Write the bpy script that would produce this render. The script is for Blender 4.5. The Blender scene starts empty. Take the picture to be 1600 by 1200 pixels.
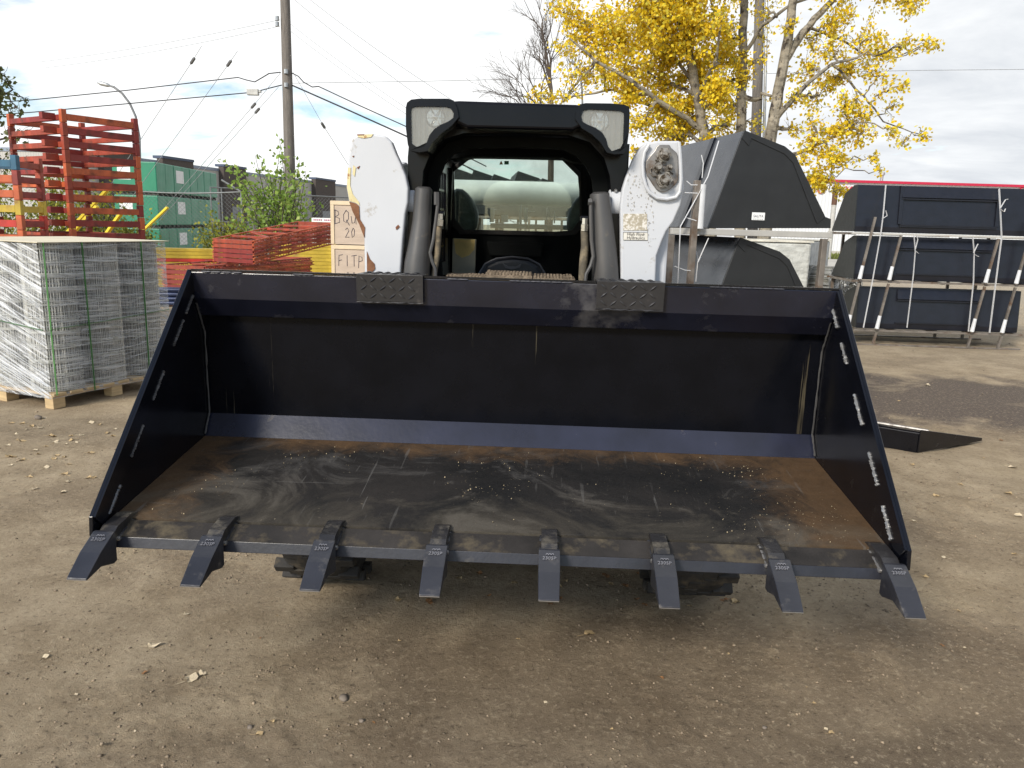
import bpy, math, random
import numpy as np
from mathutils import Vector, Matrix, noise as mnoise
random.seed(7); rng = np.random.default_rng(7)
S = bpy.context.scene; COL = S.collection
R = math.radians
# ---------------------------------------------------------------- camera
FPX = 1210.0; CH = 1.6; PITCH = R(11.7); ROLL = R(1.6)
_F = Vector((0, math.cos(PITCH), -math.sin(PITCH))); _U = Vector((0, math.sin(PITCH), math.cos(PITCH))); _R = Vector((1, 0, 0))
def ray(px, py):
    a = px - 800; b = py - 600; c, s = math.cos(ROLL), math.sin(ROLL)
    u = c*a + s*b; v = -s*a + c*b
    return _F + _R*(u/FPX) - _U*(v/FPX)
def PY(px, py, Y):
    d = ray(px, py); t = Y/d.y; return Vector((d.x*t, Y, CH + d.z*t))
def G(px, py, z=0.0):
    d = ray(px, py); t = (z-CH)/d.z; return Vector((d.x*t, d.y*t, z))
cd = bpy.data.cameras.new('camera'); cam = bpy.data.objects.new('camera', cd); COL.objects.link(cam)
cam.location = (0, 0, CH)
# columns: camera right, camera up, -forward, rolled so that the scene leans clockwise
c_, s_ = math.cos(ROLL), math.sin(ROLL)
right = _R*c_ + _U*s_; up = _U*c_ - _R*s_
M3 = Matrix((right, up, -_F)).transposed()
cam.rotation_euler = M3.to_euler()
cd.sensor_width = 36; cd.lens = 36*FPX/1600; cd.clip_end = 3000; cd.clip_start = 0.05
S.camera = cam
# ---------------------------------------------------------------- frames
class Frame:
    def __init__(s, x, y, z=0, rz=0):
        s.o = Vector((x, y, z)); s.rz = rz; s.M = Matrix.Translation(s.o) @ Matrix.Rotation(rz, 4, 'Z'); s.I = s.M.inverted()
    def px(s, px, py, yl):
        o = s.I @ Vector((0, 0, CH)); d = s.I.to_3x3() @ ray(px, py); t = (yl-o.y)/d.y
        return o + d*t
WORLD = Frame(0, 0)
ROOTS = {}
# ---------------------------------------------------------------- mesh builder
class MB:
    def __init__(s, fr=WORLD): s.v = []; s.f = []; s.mi = []; s.fr = fr; s.cur = 0
    def add(s, vs, fs):
        n = len(s.v); s.v += [tuple(p) for p in vs]; s.f += [tuple(i+n for i in f) for f in fs]; s.mi += [s.cur]*len(fs); return s
    def box(s, c, sz, M=None):
        x, y, z = [q/2 for q in sz]; vs = [Vector((i*x, j*y, k*z)) for i in (-1, 1) for j in (-1, 1) for k in (-1, 1)]
        if M: vs = [M @ p for p in vs]
        c = Vector(c); return s.add([p+c for p in vs], [(0,1,3,2),(4,6,7,5),(0,4,5,1),(2,3,7,6),(0,2,6,4),(1,5,7,3)])
    def bb(s, a, b): return s.box([(p+q)/2 for p, q in zip(a, b)], [abs(q-p) for p, q in zip(a, b)])
    def beam(s, p, q, w, h, up=(0, 0, 1)):
        p = Vector(p); q = Vector(q); d = (q-p)
        if d.length < 1e-6: return s
        d.normalize(); up = Vector(up)
        if abs(d.dot(up)) > .98: up = Vector((1, 0, 0))
        a = d.cross(up).normalized(); b = a.cross(d).normalized(); a *= w/2; b *= h/2
        return s.add([p-a-b, p+a-b, p+a+b, p-a+b, q-a-b, q+a-b, q+a+b, q-a+b], [(0,3,2,1),(4,5,6,7),(0,1,5,4),(1,2,6,5),(2,3,7,6),(3,0,4,7)])
    def tube(s, pts, r, n=8, cap=True):
        pts = [Vector(p) for p in pts]; m = len(pts); r = r if isinstance(r, (list, tuple)) else [r]*m
        T = []
        for i in range(m): T.append((pts[min(i+1, m-1)] - pts[max(i-1, 0)]).normalized())
        up = Vector((0, 0, 1)) if abs(T[0].z) < .9 else Vector((1, 0, 0)); a = T[0].cross(up).normalized(); vs = []
        for i in range(m):
            a = (a - T[i]*a.dot(T[i])).normalized(); b = T[i].cross(a)
            for k in range(n):
                t = 2*math.pi*k/n; vs.append(pts[i] + (a*math.cos(t) + b*math.sin(t))*r[i])
        fs = [(i*n+k, i*n+(k+1) % n, (i+1)*n+(k+1) % n, (i+1)*n+k) for i in range(m-1) for k in range(n)]
        if cap: fs += [tuple(range(n))[::-1], tuple((m-1)*n+k for k in range(n))]
        return s.add(vs, fs)
    def cyl(s, p, q, r, n=20): return s.tube([p, q], r, n)
    def lathe(s, p, ax, prof, n=24):
        # prof: (distance along axis, radius)
        p = Vector(p); ax = Vector(ax).normalized(); up = Vector((0, 0, 1)) if abs(ax.z) < .9 else Vector((1, 0, 0)); a = ax.cross(up).normalized(); b = ax.cross(a)
        vs = [p + ax*d + (a*math.cos(2*math.pi*k/n) + b*math.sin(2*math.pi*k/n))*r for d, r in prof for k in range(n)]; m = len(prof)
        fs = [(i*n+k, i*n+(k+1) % n, (i+1)*n+(k+1) % n, (i+1)*n+k) for i in range(m-1) for k in range(n)]
        return s.add(vs, fs + [tuple(range(n))[::-1], tuple((m-1)*n+k for k in range(n))])
    def prism(s, poly, vec):
        vec = Vector(vec); n = len(poly); vs = [Vector(p) for p in poly]; vs += [p+vec for p in vs]
        return s.add(vs, [tuple(range(n))[::-1], tuple(range(n, 2*n))] + [(i, (i+1) % n, n+(i+1) % n, n+i) for i in range(n)])
    def ring(s, out, inn, vec):
        vec = Vector(vec); n = len(out); vs = [Vector(p) for p in out] + [Vector(p) for p in inn]; vs += [p+vec for p in vs]; fs = []
        for i in range(n):
            j = (i+1) % n
            fs += [(i, n+i, n+j, j), (2*n+i, 2*n+j, 3*n+j, 3*n+i), (i, j, 2*n+j, 2*n+i), (n+i, 3*n+i, 3*n+j, n+j)]
        return s.add(vs, fs)
    def sheet(s, grid):
        m = len(grid); n = len(grid[0])
        return s.add([p for row in grid for p in row], [(i*n+j, i*n+j+1, (i+1)*n+j+1, (i+1)*n+j) for i in range(m-1) for j in range(n-1)])
    def ribbon(s, pts, w, side, th=.002):
        for a, b in zip(pts, pts[1:]):
            d = (Vector(b)-Vector(a)).normalized(); nrm = d.cross(Vector(side)).normalized()
            s.beam(a, b, w, th, nrm)
        return s
    def split(s, name, mat, parent, n=8, **k):
        # one object per n consecutive vertices (each box or beam by default)
        fr = s.fr; out = []
        for i in range(0, len(s.v), n):
            m2 = MB(fr); m2.add(s.v[i:i+n], [tuple(q-i for q in f) for f in s.f if i <= f[0] < i+n]); out.append(m2.build(name, mat, parent, **k))
        return out
    def build(s, name, mat, parent=None, smooth=False, bevel=0, seg=2, loc=None):
        vs = [s.fr.M @ Vector(p) for p in s.v]
        if parent is not None:
            I = ROOTS[parent.name]; base = I
        else:
            if loc is None:
                xs = [p.x for p in vs]; ys = [p.y for p in vs]; zs = [p.z for p in vs]
                loc = Vector(((min(xs)+max(xs))/2, (min(ys)+max(ys))/2, min(zs)))
            base = Matrix.Translation(Vector(loc)).inverted()
        me = bpy.data.meshes.new(name); me.from_pydata([base @ p for p in vs], [], s.f); me.validate()
        mats = mat if isinstance(mat, (list, tuple)) else [mat]
        for m in mats: me.materials.append(m)
        if len(mats) > 1: me.polygons.foreach_set('material_index', s.mi[:len(me.polygons)])
        o = bpy.data.objects.new(name, me); COL.objects.link(o)
        if parent is not None: o.parent = parent; ROOTS[o.name] = ROOTS[parent.name]
        else: o.location = loc; ROOTS[o.name] = base
        import bmesh
        bm = bmesh.new(); bm.from_mesh(me); bmesh.ops.recalc_face_normals(bm, faces=bm.faces)
        if len(bm.faces) > 0: bm.to_mesh(me)
        bm.free()
        if smooth:
            me.polygons.foreach_set('use_smooth', [True]*len(me.polygons)); me.set_sharp_from_angle(angle=R(38))
        if bevel:
            b = o.modifiers.new('bevel', 'BEVEL'); b.width = bevel; b.segments = seg; b.limit_method = 'ANGLE'; b.angle_limit = R(35)
        return o
def npmesh(name, V, F, mat, parent=None, loc=(0, 0, 0)):
    me = bpy.data.meshes.new(name); V = np.asarray(V, np.float32)
    L = Vector(loc); base = ROOTS[parent.name] if parent is not None else Matrix.Translation(L).inverted()
    A = np.array(base)[:3, :3]; t = np.array(base)[:3, 3]; V = V @ A.T + t
    me.vertices.add(len(V)); me.vertices.foreach_set('co', V.ravel().astype(np.float32))
    F = np.asarray(F, np.int32); k = F.shape[1]
    me.loops.add(F.size); me.loops.foreach_set('vertex_index', F.ravel())
    me.polygons.add(len(F)); me.polygons.foreach_set('loop_start', np.arange(0, F.size, k, dtype=np.int32))
    me.update(calc_edges=True); me.materials.append(mat)
    o = bpy.data.objects.new(name, me); COL.objects.link(o)
    if parent is not None: o.parent = parent; ROOTS[o.name] = base
    else: o.location = L
    return o
def tag(o, label, cat, group=None, kind=None):
    if kind: o['kind'] = kind
    if label: o['label'] = label
    if cat: o['category'] = cat
    if group: o['group'] = group
    return o
def thing(name, fr, label, cat, group=None):
    o = bpy.data.objects.new(name, None); COL.objects.link(o); o.location = fr.o; o.rotation_euler = (0, 0, fr.rz); o.empty_display_size = .1
    ROOTS[o.name] = fr.I.copy(); return tag(o, label, cat, group)
def copy_tree(o, parent=None):
    c = o.copy(); COL.objects.link(c); c.parent = parent
    for ch in list(o.children): copy_tree(ch, c)
    return c
def text_part(name, body, size, M, mat, parent, extrude=.0008, fr=None, condensed=1.0):
    cu = bpy.data.curves.new('t', 'FONT'); cu.body = body; cu.size = size; cu.extrude = extrude; cu.align_x = 'CENTER'; cu.align_y = 'CENTER'; cu.resolution_u = 2
    to = bpy.data.objects.new('t', cu); COL.objects.link(to)
    dg = bpy.context.evaluated_depsgraph_get(); me = bpy.data.meshes.new_from_object(to.evaluated_get(dg)); bpy.data.objects.remove(to)
    W = (fr.M if fr else Matrix()) @ M; L = ROOTS[parent.name] @ W
    me.transform(L @ Matrix.Diagonal((condensed, 1, 1, 1))); me.materials.clear(); me.materials.append(mat); me.name = name
    o = bpy.data.objects.new(name, me); COL.objects.link(o); o.parent = parent; ROOTS[o.name] = ROOTS[parent.name]; return o
# ---------------------------------------------------------------- materials
def nn(nt, t, **kw):
    n = nt.nodes.new(t)
    for k, v in kw.items():
        if k.startswith('i_'):
            key = k[2:]; key = int(key) if key.isdigit() else key.replace('_', ' ')
            if hasattr(v, 'is_output') or isinstance(v, bpy.types.NodeSocket): nt.links.new(v, n.inputs[key])
            else: n.inputs[key].default_value = v
        else: setattr(n, k, v)
    return n
def c4(c): return (*c, 1) if len(c) == 3 else c
def new_mat(name):
    m = bpy.data.materials.new(name); m.use_nodes = True; nt = m.node_tree; b = nt.nodes['Principled BSDF']; return m, nt, b
def ramp(nt, fac, a, b, ca=(0,0,0,1), cb=(1,1,1,1)):
    r = nt.nodes.new('ShaderNodeValToRGB'); r.color_ramp.elements[0].position = a; r.color_ramp.elements[1].position = b
    r.color_ramp.elements[0].color = ca; r.color_ramp.elements[1].color = cb; nt.links.new(fac, r.inputs[0]); return r.outputs[0]
def mixc(nt, f, a, b):
    m = nt.nodes.new('ShaderNodeMix'); m.data_type = 'RGBA'
    for s, v in ((m.inputs[0], f), (m.inputs[6], a), (m.inputs[7], b)):
        if isinstance(v, bpy.types.NodeSocket): nt.links.new(v, s)
        else: s.default_value = v if isinstance(v, (int, float)) else c4(v)
    return m.outputs[2]
def math_(nt, op, a, b=0.0):
    m = nt.nodes.new('ShaderNodeMath'); m.operation = op
    for i, v in enumerate((a, b)):
        if isinstance(v, bpy.types.NodeSocket): nt.links.new(v, m.inputs[i])
        else: m.inputs[i].default_value = v
    return m.outputs[0]
def coord(nt, scale=(1, 1, 1), rot=(0, 0, 0)):
    tc = nt.nodes.new('ShaderNodeTexCoord'); mp = nt.nodes.new('ShaderNodeMapping'); mp.inputs['Scale'].default_value = scale; mp.inputs['Rotation'].default_value = rot
    nt.links.new(tc.outputs['Object'], mp.inputs[0]); return mp.outputs[0]
def noise(nt, vec, scale, detail=4, rough=.55, dist=0):
    n = nn(nt, 'ShaderNodeTexNoise'); n.inputs['Scale'].default_value = scale; n.inputs['Detail'].default_value = detail; n.inputs['Roughness'].default_value = rough; n.inputs['Distortion'].default_value = dist
    nt.links.new(vec, n.inputs['Vector']); return n.outputs['Fac']
def bump(nt, b, h, strength=.3, dist=.01, prev=None):
    n = nt.nodes.new('ShaderNodeBump'); n.inputs['Strength'].default_value = strength; n.inputs['Distance'].default_value = dist; nt.links.new(h, n.inputs['Height'])
    if prev: nt.links.new(prev, n.inputs['Normal'])
    nt.links.new(n.outputs[0], b.inputs['Normal']); return n.outputs[0]
def pmat(name, col, rough=.5, metal=0.0, var=.2, scale=6, bumps=.15, bscale=80, bdist=.002, dirt=None, dth=(.55, .7), dscale=5, stretch=(1, 1, 1), island=0, spec=.5, rvar=.1):
    m, nt, b = new_mat(name); v = coord(nt, stretch); f = noise(nt, v, scale)
    base = mixc(nt, ramp(nt, f, .3, .7), tuple(q*(1-var) for q in col), tuple(min(1, q*(1+var)) for q in col))
    if island:
        g = nt.nodes.new('ShaderNodeNewGeometry'); hs = nt.nodes.new('ShaderNodeHueSaturation')
        nt.links.new(math_(nt, 'ADD', math_(nt, 'MULTIPLY', g.outputs['Random Per Island'], island*2), 1-island), hs.inputs['Value']); nt.links.new(base, hs.inputs['Color']); base = hs.outputs[0]
    if dirt is not None:
        d = ramp(nt, noise(nt, coord(nt), dscale, 8, .65), dth[0], dth[1]); base = mixc(nt, d, base, dirt)
        nt.links.new(mixc(nt, d, (rough,)*3, (.9,)*3), b.inputs['Roughness'])
    else:
        nt.links.new(math_(nt, 'ADD', math_(nt, 'MULTIPLY', noise(nt, coord(nt), scale*3), rvar*2), rough-rvar), b.inputs['Roughness'])
    nt.links.new(base, b.inputs['Base Color']); b.inputs['Metallic'].default_value = metal; b.inputs['Specular IOR Level'].default_value = spec
    if bumps: bump(nt, b, noise(nt, coord(nt), bscale, 3), bumps, bdist)
    return m
BLACK = pmat('black_paint', (.0035, .004, .0065), .2, var=.3, bumps=.2, bscale=90, bdist=.001, dirt=(.035, .03, .024), dth=(.64, .9), dscale=7, spec=.4, rvar=.06)
BLACKM = pmat('black_matte_paint', (.013, .014, .015), .5, var=.2, bumps=.3, bscale=200, bdist=.001)
CABB = pmat('cab_black_paint', (.003, .003, .0045), .2, var=.2, bumps=.12, bscale=40, bdist=.002, dirt=(.03, .027, .023), dth=(.62, .95), dscale=4, spec=.22, rvar=.06)
DARKIN = pmat('cab_lining', (.007, .008, .008), .85, var=.3, bscale=100, spec=.12)
BLUEB = pmat('dark_blue_paint', (.016, .019, .040), .38, var=.3, bumps=.2, bscale=60, bdist=.002)
WHITE = pmat('white_machine_paint', (.50, .515, .54), .4, var=.04, scale=3, bumps=.05, bscale=30, dirt=(.28, .24, .18), dth=(.63, .72), dscale=11)
RUST = pmat('rust', (.17, .065, .03), .85, var=.4, scale=30, bumps=.5, bscale=60)
STEEL = pmat('worn_steel', (.22, .21, .20), .42, metal=.6, var=.3, scale=12, dirt=(.13, .085, .05), dth=(.5, .7), dscale=14)
GREYCYL = pmat('grey_cylinder_paint', (.085, .082, .08), .38, metal=.3, var=.2, scale=4, dirt=(.22, .19, .14), dth=(.6, .75), dscale=9)
RUBBER = pmat('tyre_rubber', (.025, .023, .021), .8, var=.3, scale=12, bumps=.4, dirt=(.10, .08, .055), dth=(.56, .72), dscale=9)
WOOD = pmat('pale_pallet_wood', (.48, .35, .19), .75, var=.2, scale=5, stretch=(1, 1, 8), bumps=.3, bscale=50, bdist=.003)
WEBBING = pmat('white_webbing', (.62, .62, .62), .6, var=.06)
ORANGE = [pmat('orange_red_paint', (.45, .095, .03), .5, var=.25, bumps=.2, dirt=(.14, .05, .03), dth=(.5, .75), dscale=5),
          pmat('maroon_paint', (.22, .028, .022), .55, var=.3, bumps=.2, dirt=(.09, .04, .03), dth=(.55, .75), dscale=5),
          pmat('red_brown_paint', (.30, .050, .024), .5, var=.3, bumps=.2, dirt=(.1, .045, .03), dth=(.5, .75), dscale=5)]
YELLOW = pmat('yellow_rack_paint', (.50, .36, .035), .5, var=.25, bumps=.2, dirt=(.22, .13, .05), dth=(.52, .7), dscale=3)
BLUEP = pmat('blue_rack_paint', (.02, .10, .17), .5, var=.25)
REDP = pmat('red_rack_paint', (.45, .03, .02), .5, var=.25, dirt=(.15, .05, .03))
GALV = pmat('galvanised_steel', (.42, .43, .43), .42, metal=.7, var=.2, scale=10)
BARK = pmat('pale_bark', (.30, .27, .21), .9, var=.35, scale=5, stretch=(1, 1, 3), bumps=.6, bscale=20, bdist=.01, dirt=(.06, .05, .04), dth=(.56, .66), dscale=7)
DBARK = pmat('dark_bark', (.07, .055, .045), .9, var=.35, scale=8, bumps=.5, bscale=20, bdist=.01)
FENCEG = pmat('dull_galvanised', (.20, .21, .21), .55, metal=.5, var=.2, scale=10)
WPOLE = pmat('weathered_pole_wood', (.15, .135, .12), .9, var=.3, scale=6, stretch=(6, 6, .5), bumps=.5, bscale=15, bdist=.01)
CONC = pmat('old_concrete', (.42, .40, .35), .9, var=.15, scale=.6, bumps=.3, bscale=10)
# ================================================================ sky and sun
SUN_AZ = math.atan2(-.55, -.80); SUN_EL = R(33)
w = bpy.data.worlds.new('World'); S.world = w; w.use_nodes = True; nt = w.node_tree; nt.nodes.clear()
sky = nn(nt, 'ShaderNodeTexSky', sky_type='NISHITA', sun_disc=False, sun_elevation=SUN_EL, sun_rotation=SUN_AZ, air_density=1.0, dust_density=.6, ozone_density=2.0)
b1 = nn(nt, 'ShaderNodeBackground', i_Strength=.13); nt.links.new(sky.outputs[0], b1.inputs[0])
tc = nn(nt, 'ShaderNodeTexCoord'); sp = nn(nt, 'ShaderNodeSeparateXYZ'); nt.links.new(tc.outputs['Generated'], sp.inputs[0])
zz = math_(nt, 'ADD', math_(nt, 'MAXIMUM', sp.outputs[2], 0.0), .16)
cb = nn(nt, 'ShaderNodeCombineXYZ'); nt.links.new(math_(nt, 'DIVIDE', sp.outputs[0], zz), cb.inputs[0]); nt.links.new(math_(nt, 'DIVIDE', sp.outputs[1], zz), cb.inputs[1])
mp = nn(nt, 'ShaderNodeMapping'); mp.inputs['Location'].default_value = (3.1, 7.7, 0); mp.inputs['Scale'].default_value = (1, 1.25, 1); nt.links.new(cb.outputs[0], mp.inputs[0])
n1 = noise(nt, mp.outputs[0], 1.1, 9, .58, .25)
# more broken cloud behind the camera (south), a near-solid veil ahead
yb = math_(nt, 'MULTIPLY', sp.outputs[1], .16)
cov = ramp(nt, math_(nt, 'ADD', n1, math_(nt, 'ADD', yb, math_(nt, 'MULTIPLY', sp.outputs[0], .16))), .435, .55)
n2 = noise(nt, mp.outputs[0], 2.4, 8, .6, .4)
xs = math_(nt, 'ADD', math_(nt, 'MULTIPLY', sp.outputs[0], -.85), .62)
shade = math_(nt, 'ADD', xs, math_(nt, 'MULTIPLY', math_(nt, 'SUBTRACT', n2, .5), .75))
r = nt.nodes.new('ShaderNodeValToRGB'); r.color_ramp.elements[0].position = .1; r.color_ramp.elements[0].color = (.63, .66, .70, 1); r.color_ramp.elements[1].position = .62; r.color_ramp.elements[1].color = (.99, 1.0, 1.0, 1)
nt.links.new(shade, r.inputs[0])
b2 = nn(nt, 'ShaderNodeBackground', i_Strength=.90); nt.links.new(r.outputs[0], b2.inputs[0])
mx = nn(nt, 'ShaderNodeMixShader'); nt.links.new(cov, mx.inputs[0]); nt.links.new(b1.outputs[0], mx.inputs[1]); nt.links.new(b2.outputs[0], mx.inputs[2])
ow = nn(nt, 'ShaderNodeOutputWorld'); nt.links.new(mx.outputs[0], ow.inputs[0])
sl = bpy.data.lights.new('sun', 'SUN'); sl.energy = 3.3; sl.angle = R(13); sl.color = (1, .93, .82)
so = bpy.data.objects.new('sun', sl); COL.objects.link(so)
sd = Vector((math.sin(SUN_AZ)*math.cos(SUN_EL), math.cos(SUN_AZ)*math.cos(SUN_EL), math.sin(SUN_EL)))
so.rotation_euler = sd.to_track_quat('Z', 'Y').to_euler(); so.location = (-5, -5, 12)
S.view_settings.view_transform = 'Standard'; S.view_settings.look = 'None'; S.view_settings.exposure = 0.42; S.view_settings.gamma = 1
# ================================================================ ground
def vnoise(x, y, seed=0):
    xi = np.floor(x).astype(np.int64); yi = np.floor(y).astype(np.int64); fx = x-xi; fy = y-yi; fx = fx*fx*(3-2*fx); fy = fy*fy*(3-2*fy)
    def h(a, b):
        n = (a*374761393 + b*668265263 + seed*1442695041) & 0xffffffff; n = ((n ^ (n >> 13))*1274126177) & 0xffffffff; return ((n ^ (n >> 16)) & 0xffff)/65535.
    return (h(xi, yi)*(1-fx)+h(xi+1, yi)*fx)*(1-fy)+(h(xi, yi+1)*(1-fx)+h(xi+1, yi+1)*fx)*fy
def gh(x, y):
    near = np.clip(1.6 - np.hypot(x, y)/14, .15, 1)
    h = (vnoise(x*1.1, y*1.1, 1)-.5)*.028 + (vnoise(x*3.3, y*3.3, 2)-.5)*.016
    patch = np.clip(vnoise(x*1.7+5, y*1.7, 9)*1.8-.5, .25, 1)
    h += ((vnoise(x*11, y*11, 3)-.5)*.008 + (vnoise(x*27, y*27, 4)-.5)*.007 + (vnoise(x*60, y*60, 5)-.5)*.004)*patch
    c = vnoise(x*22, y*22, 6); h += np.clip(c-.78, 0, 1)*.05*patch
    return h*near - .004
def axis(lo, a, b, hi, step):
    c = list(np.arange(a, b, step)); s = step; v = b
    out = []
    while v < hi: out.append(v); s *= 1.16; v += s
    out.append(hi); s = step; v = a; pre = []
    while v > lo: s *= 1.16; v -= s; pre.append(max(v, lo))
    return np.array(pre[::-1] + c + out)
gx = axis(-420, -2.6, 3.2, 420, .0135); gy = axis(-60, 1.5, 4.6, 700, .0135)
X, Y = np.meshgrid(gx, gy); Z = gh(X, Y)
V = np.stack([X.ravel(), Y.ravel(), Z.ravel()], 1); nx = len(gx); ny = len(gy)
ii = (np.arange(ny-1)[:, None]*nx + np.arange(nx-1)[None, :]).ravel(); F = np.stack([ii, ii+1, ii+nx+1, ii+nx], 1)
m, nt, b = new_mat('packed_dirt'); v = coord(nt)
big = noise(nt, v, .75, 7, .62, .5); mid = noise(nt, v, 3.2, 8, .65, .2); fine = noise(nt, v, 42, 8, .75); grit = noise(nt, v, 210, 4, .7)
c1 = mixc(nt, ramp(nt, mid, .35, .68), (.29, .222, .140), (.47, .375, .252))
c1 = mixc(nt, ramp(nt, big, .50, .66), c1, (.235, .178, .115))
sep = nn(nt, 'ShaderNodeSeparateXYZ'); nt.links.new(v, sep.inputs[0])
# dark damp patches: an irregular tongue right of the machine and one in the right foreground
def blob(cx, cy, rx, ry, n, amt=1.1):
    a = math_(nt, 'POWER', math_(nt, 'DIVIDE', math_(nt, 'SUBTRACT', sep.outputs[0], cx), rx), 2); c = math_(nt, 'POWER', math_(nt, 'ABSOLUTE', math_(nt, 'DIVIDE', math_(nt, 'SUBTRACT', sep.outputs[1], cy), ry)), 2)
    d = math_(nt, 'ADD', math_(nt, 'ADD', a, c), math_(nt, 'MULTIPLY', math_(nt, 'SUBTRACT', n, .5), 3.2)); return ramp(nt, d, .45, 1.35, (amt,)*3+(1,), (0, 0, 0, 1))
n3 = noise(nt, v, 1.3, 7, .6, .4)
c1 = mixc(nt, math_(nt, 'MULTIPLY', blob(4.6, 7.6, 2.3, 1.35, n3), .92), c1, (.125, .098, .078))
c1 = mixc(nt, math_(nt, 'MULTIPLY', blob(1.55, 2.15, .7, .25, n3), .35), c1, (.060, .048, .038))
c1 = mixc(nt, math_(nt, 'MULTIPLY', blob(-3.0, 5.6, 1.1, .5, n3), .2), c1, (.09, .07, .05))
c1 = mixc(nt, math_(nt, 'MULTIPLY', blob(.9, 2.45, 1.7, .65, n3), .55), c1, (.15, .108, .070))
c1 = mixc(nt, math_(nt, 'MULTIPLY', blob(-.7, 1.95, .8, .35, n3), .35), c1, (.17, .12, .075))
far = ramp(nt, math_(nt, 'DIVIDE', sep.outputs[1], 40), .22, .5)
c1 = mixc(nt, far, c1, (.38, .32, .235))
c1 = mixc(nt, math_(nt, 'MULTIPLY', ramp(nt, noise(nt, v, .9, 5, .6, .6), .58, .68), .55), c1, (.47, .375, .24))
c1 = mixc(nt, math_(nt, 'MULTIPLY', ramp(nt, fine, .54, .66), .7), c1, (.50, .41, .28))
c1 = mixc(nt, math_(nt, 'MULTIPLY', ramp(nt, fine, .33, .44, (1, 1, 1, 1), (0, 0, 0, 1)), .8), c1, (.075, .052, .034))
c1 = mixc(nt, math_(nt, 'MULTIPLY', ramp(nt, grit, .58, .68), .4), c1, (.50, .43, .33))
c1 = mixc(nt, math_(nt, 'MULTIPLY', ramp(nt, grit, .3, .4, (1, 1, 1, 1), (0, 0, 0, 1)), .5), c1, (.06, .045, .03))
nt.links.new(c1, b.inputs['Base Color']); b.inputs['Roughness'].default_value = .92; b.inputs['Specular IOR Level'].default_value = .25
q = bump(nt, b, fine, .9, .022); bump(nt, b, grit, .8, .007, q)
g = npmesh('ground', V, F, m); g['kind'] = 'structure'; g.data.polygons.foreach_set('use_smooth', [True]*len(F))
DIRT = m
# gravel grains: small faceted stones scattered over the near ground
def stones(n, xr, yr, smin, smax, pw):
    x = rng.uniform(*xr, n); y = yr[0] + (yr[1]-yr[0])*rng.random(n)**1.35
    keep = vnoise(x*1.7+5, y*1.7, 9) + vnoise(x*6, y*6, 12)*.8 > rng.uniform(.45, 1.25, n); x = x[keep]; y = y[keep]; n = len(x)
    s = smin + (smax-smin)*rng.random(n)**pw; z = gh(x, y) + s*.15
    base = np.array([[1,0,0],[-1,0,0],[0,1,0],[0,-1,0],[0,0,1],[0,0,-1]], float); Vs = base[None]*rng.uniform(.55, 1.15, (n, 6, 1))*s[:, None, None]
    Vs[:, :, 2] *= .6; t = rng.uniform(0, 6.28, n); c, q = np.cos(t), np.sin(t); xx = Vs[:, :, 0]*c[:, None]-Vs[:, :, 1]*q[:, None]; yy = Vs[:, :, 0]*q[:, None]+Vs[:, :, 1]*c[:, None]
    Vs[:, :, 0] = xx + x[:, None]; Vs[:, :, 1] = yy + y[:, None]; Vs[:, :, 2] += z[:, None]
    f = np.array([[0,2,4],[2,1,4],[1,3,4],[3,0,4],[2,0,5],[1,2,5],[3,1,5],[0,3,5]]); F = (f[None] + (np.arange(n)*6)[:, None, None]).reshape(-1, 3)
    return Vs.reshape(-1, 3), F
GRIT = pmat('grit_stones', (.22, .17, .115), .9, var=.3, scale=30, bumps=0, island=.4)
Va, Fa = stones(26000, (-2.8, 3.4), (1.7, 6.2), .0018, .0105, 4); Vb, Fb = stones(5000, (-7, 9), (4, 13), .004, .016, 3)
g = npmesh('gravel', np.concatenate([Va, Vb]), np.concatenate([Fa, Fb+len(Va)]), GRIT); g['kind'] = 'stuff'; g['label'] = 'loose grit and small gravel on the packed dirt'
# a few larger stones
STONE = pmat('round_stone', (.17, .14, .11), .8, var=.3, scale=20)
for i, (px, py, s, lb) in enumerate([(537, 1087, .016, 'small round brown pebble alone in the middle foreground dirt'), (391, 1132, .010, 'dark clod of earth in the lower left foreground'), (565, 1125, .009, 'small grey stone below the round brown pebble'), (60, 655, .03, 'rounded tan stone on the dirt in front of the wooden pallet'), (1195, 1131, .008, 'tiny pale chip in the lower right foreground')]):
    p = G(px, py); import bmesh
    bm = bmesh.new(); bmesh.ops.create_icosphere(bm, subdivisions=2, radius=s)
    for vtx in bm.verts: vtx.co *= 1 + .35*mnoise.noise(vtx.co*(1.2/s) + Vector((i*7, 0, 0))); vtx.co.z *= .7
    me = bpy.data.meshes.new('stone'); bm.to_mesh(me); bm.free(); me.materials.append(STONE); me.polygons.foreach_set('use_smooth', [True]*len(me.polygons))
    o = bpy.data.objects.new('stone', me); COL.objects.link(o); o.location = (p.x, p.y, float(gh(np.array([p.x]), np.array([p.y]))[0]) + s*.4); tag(o, lb, 'stone')
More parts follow.
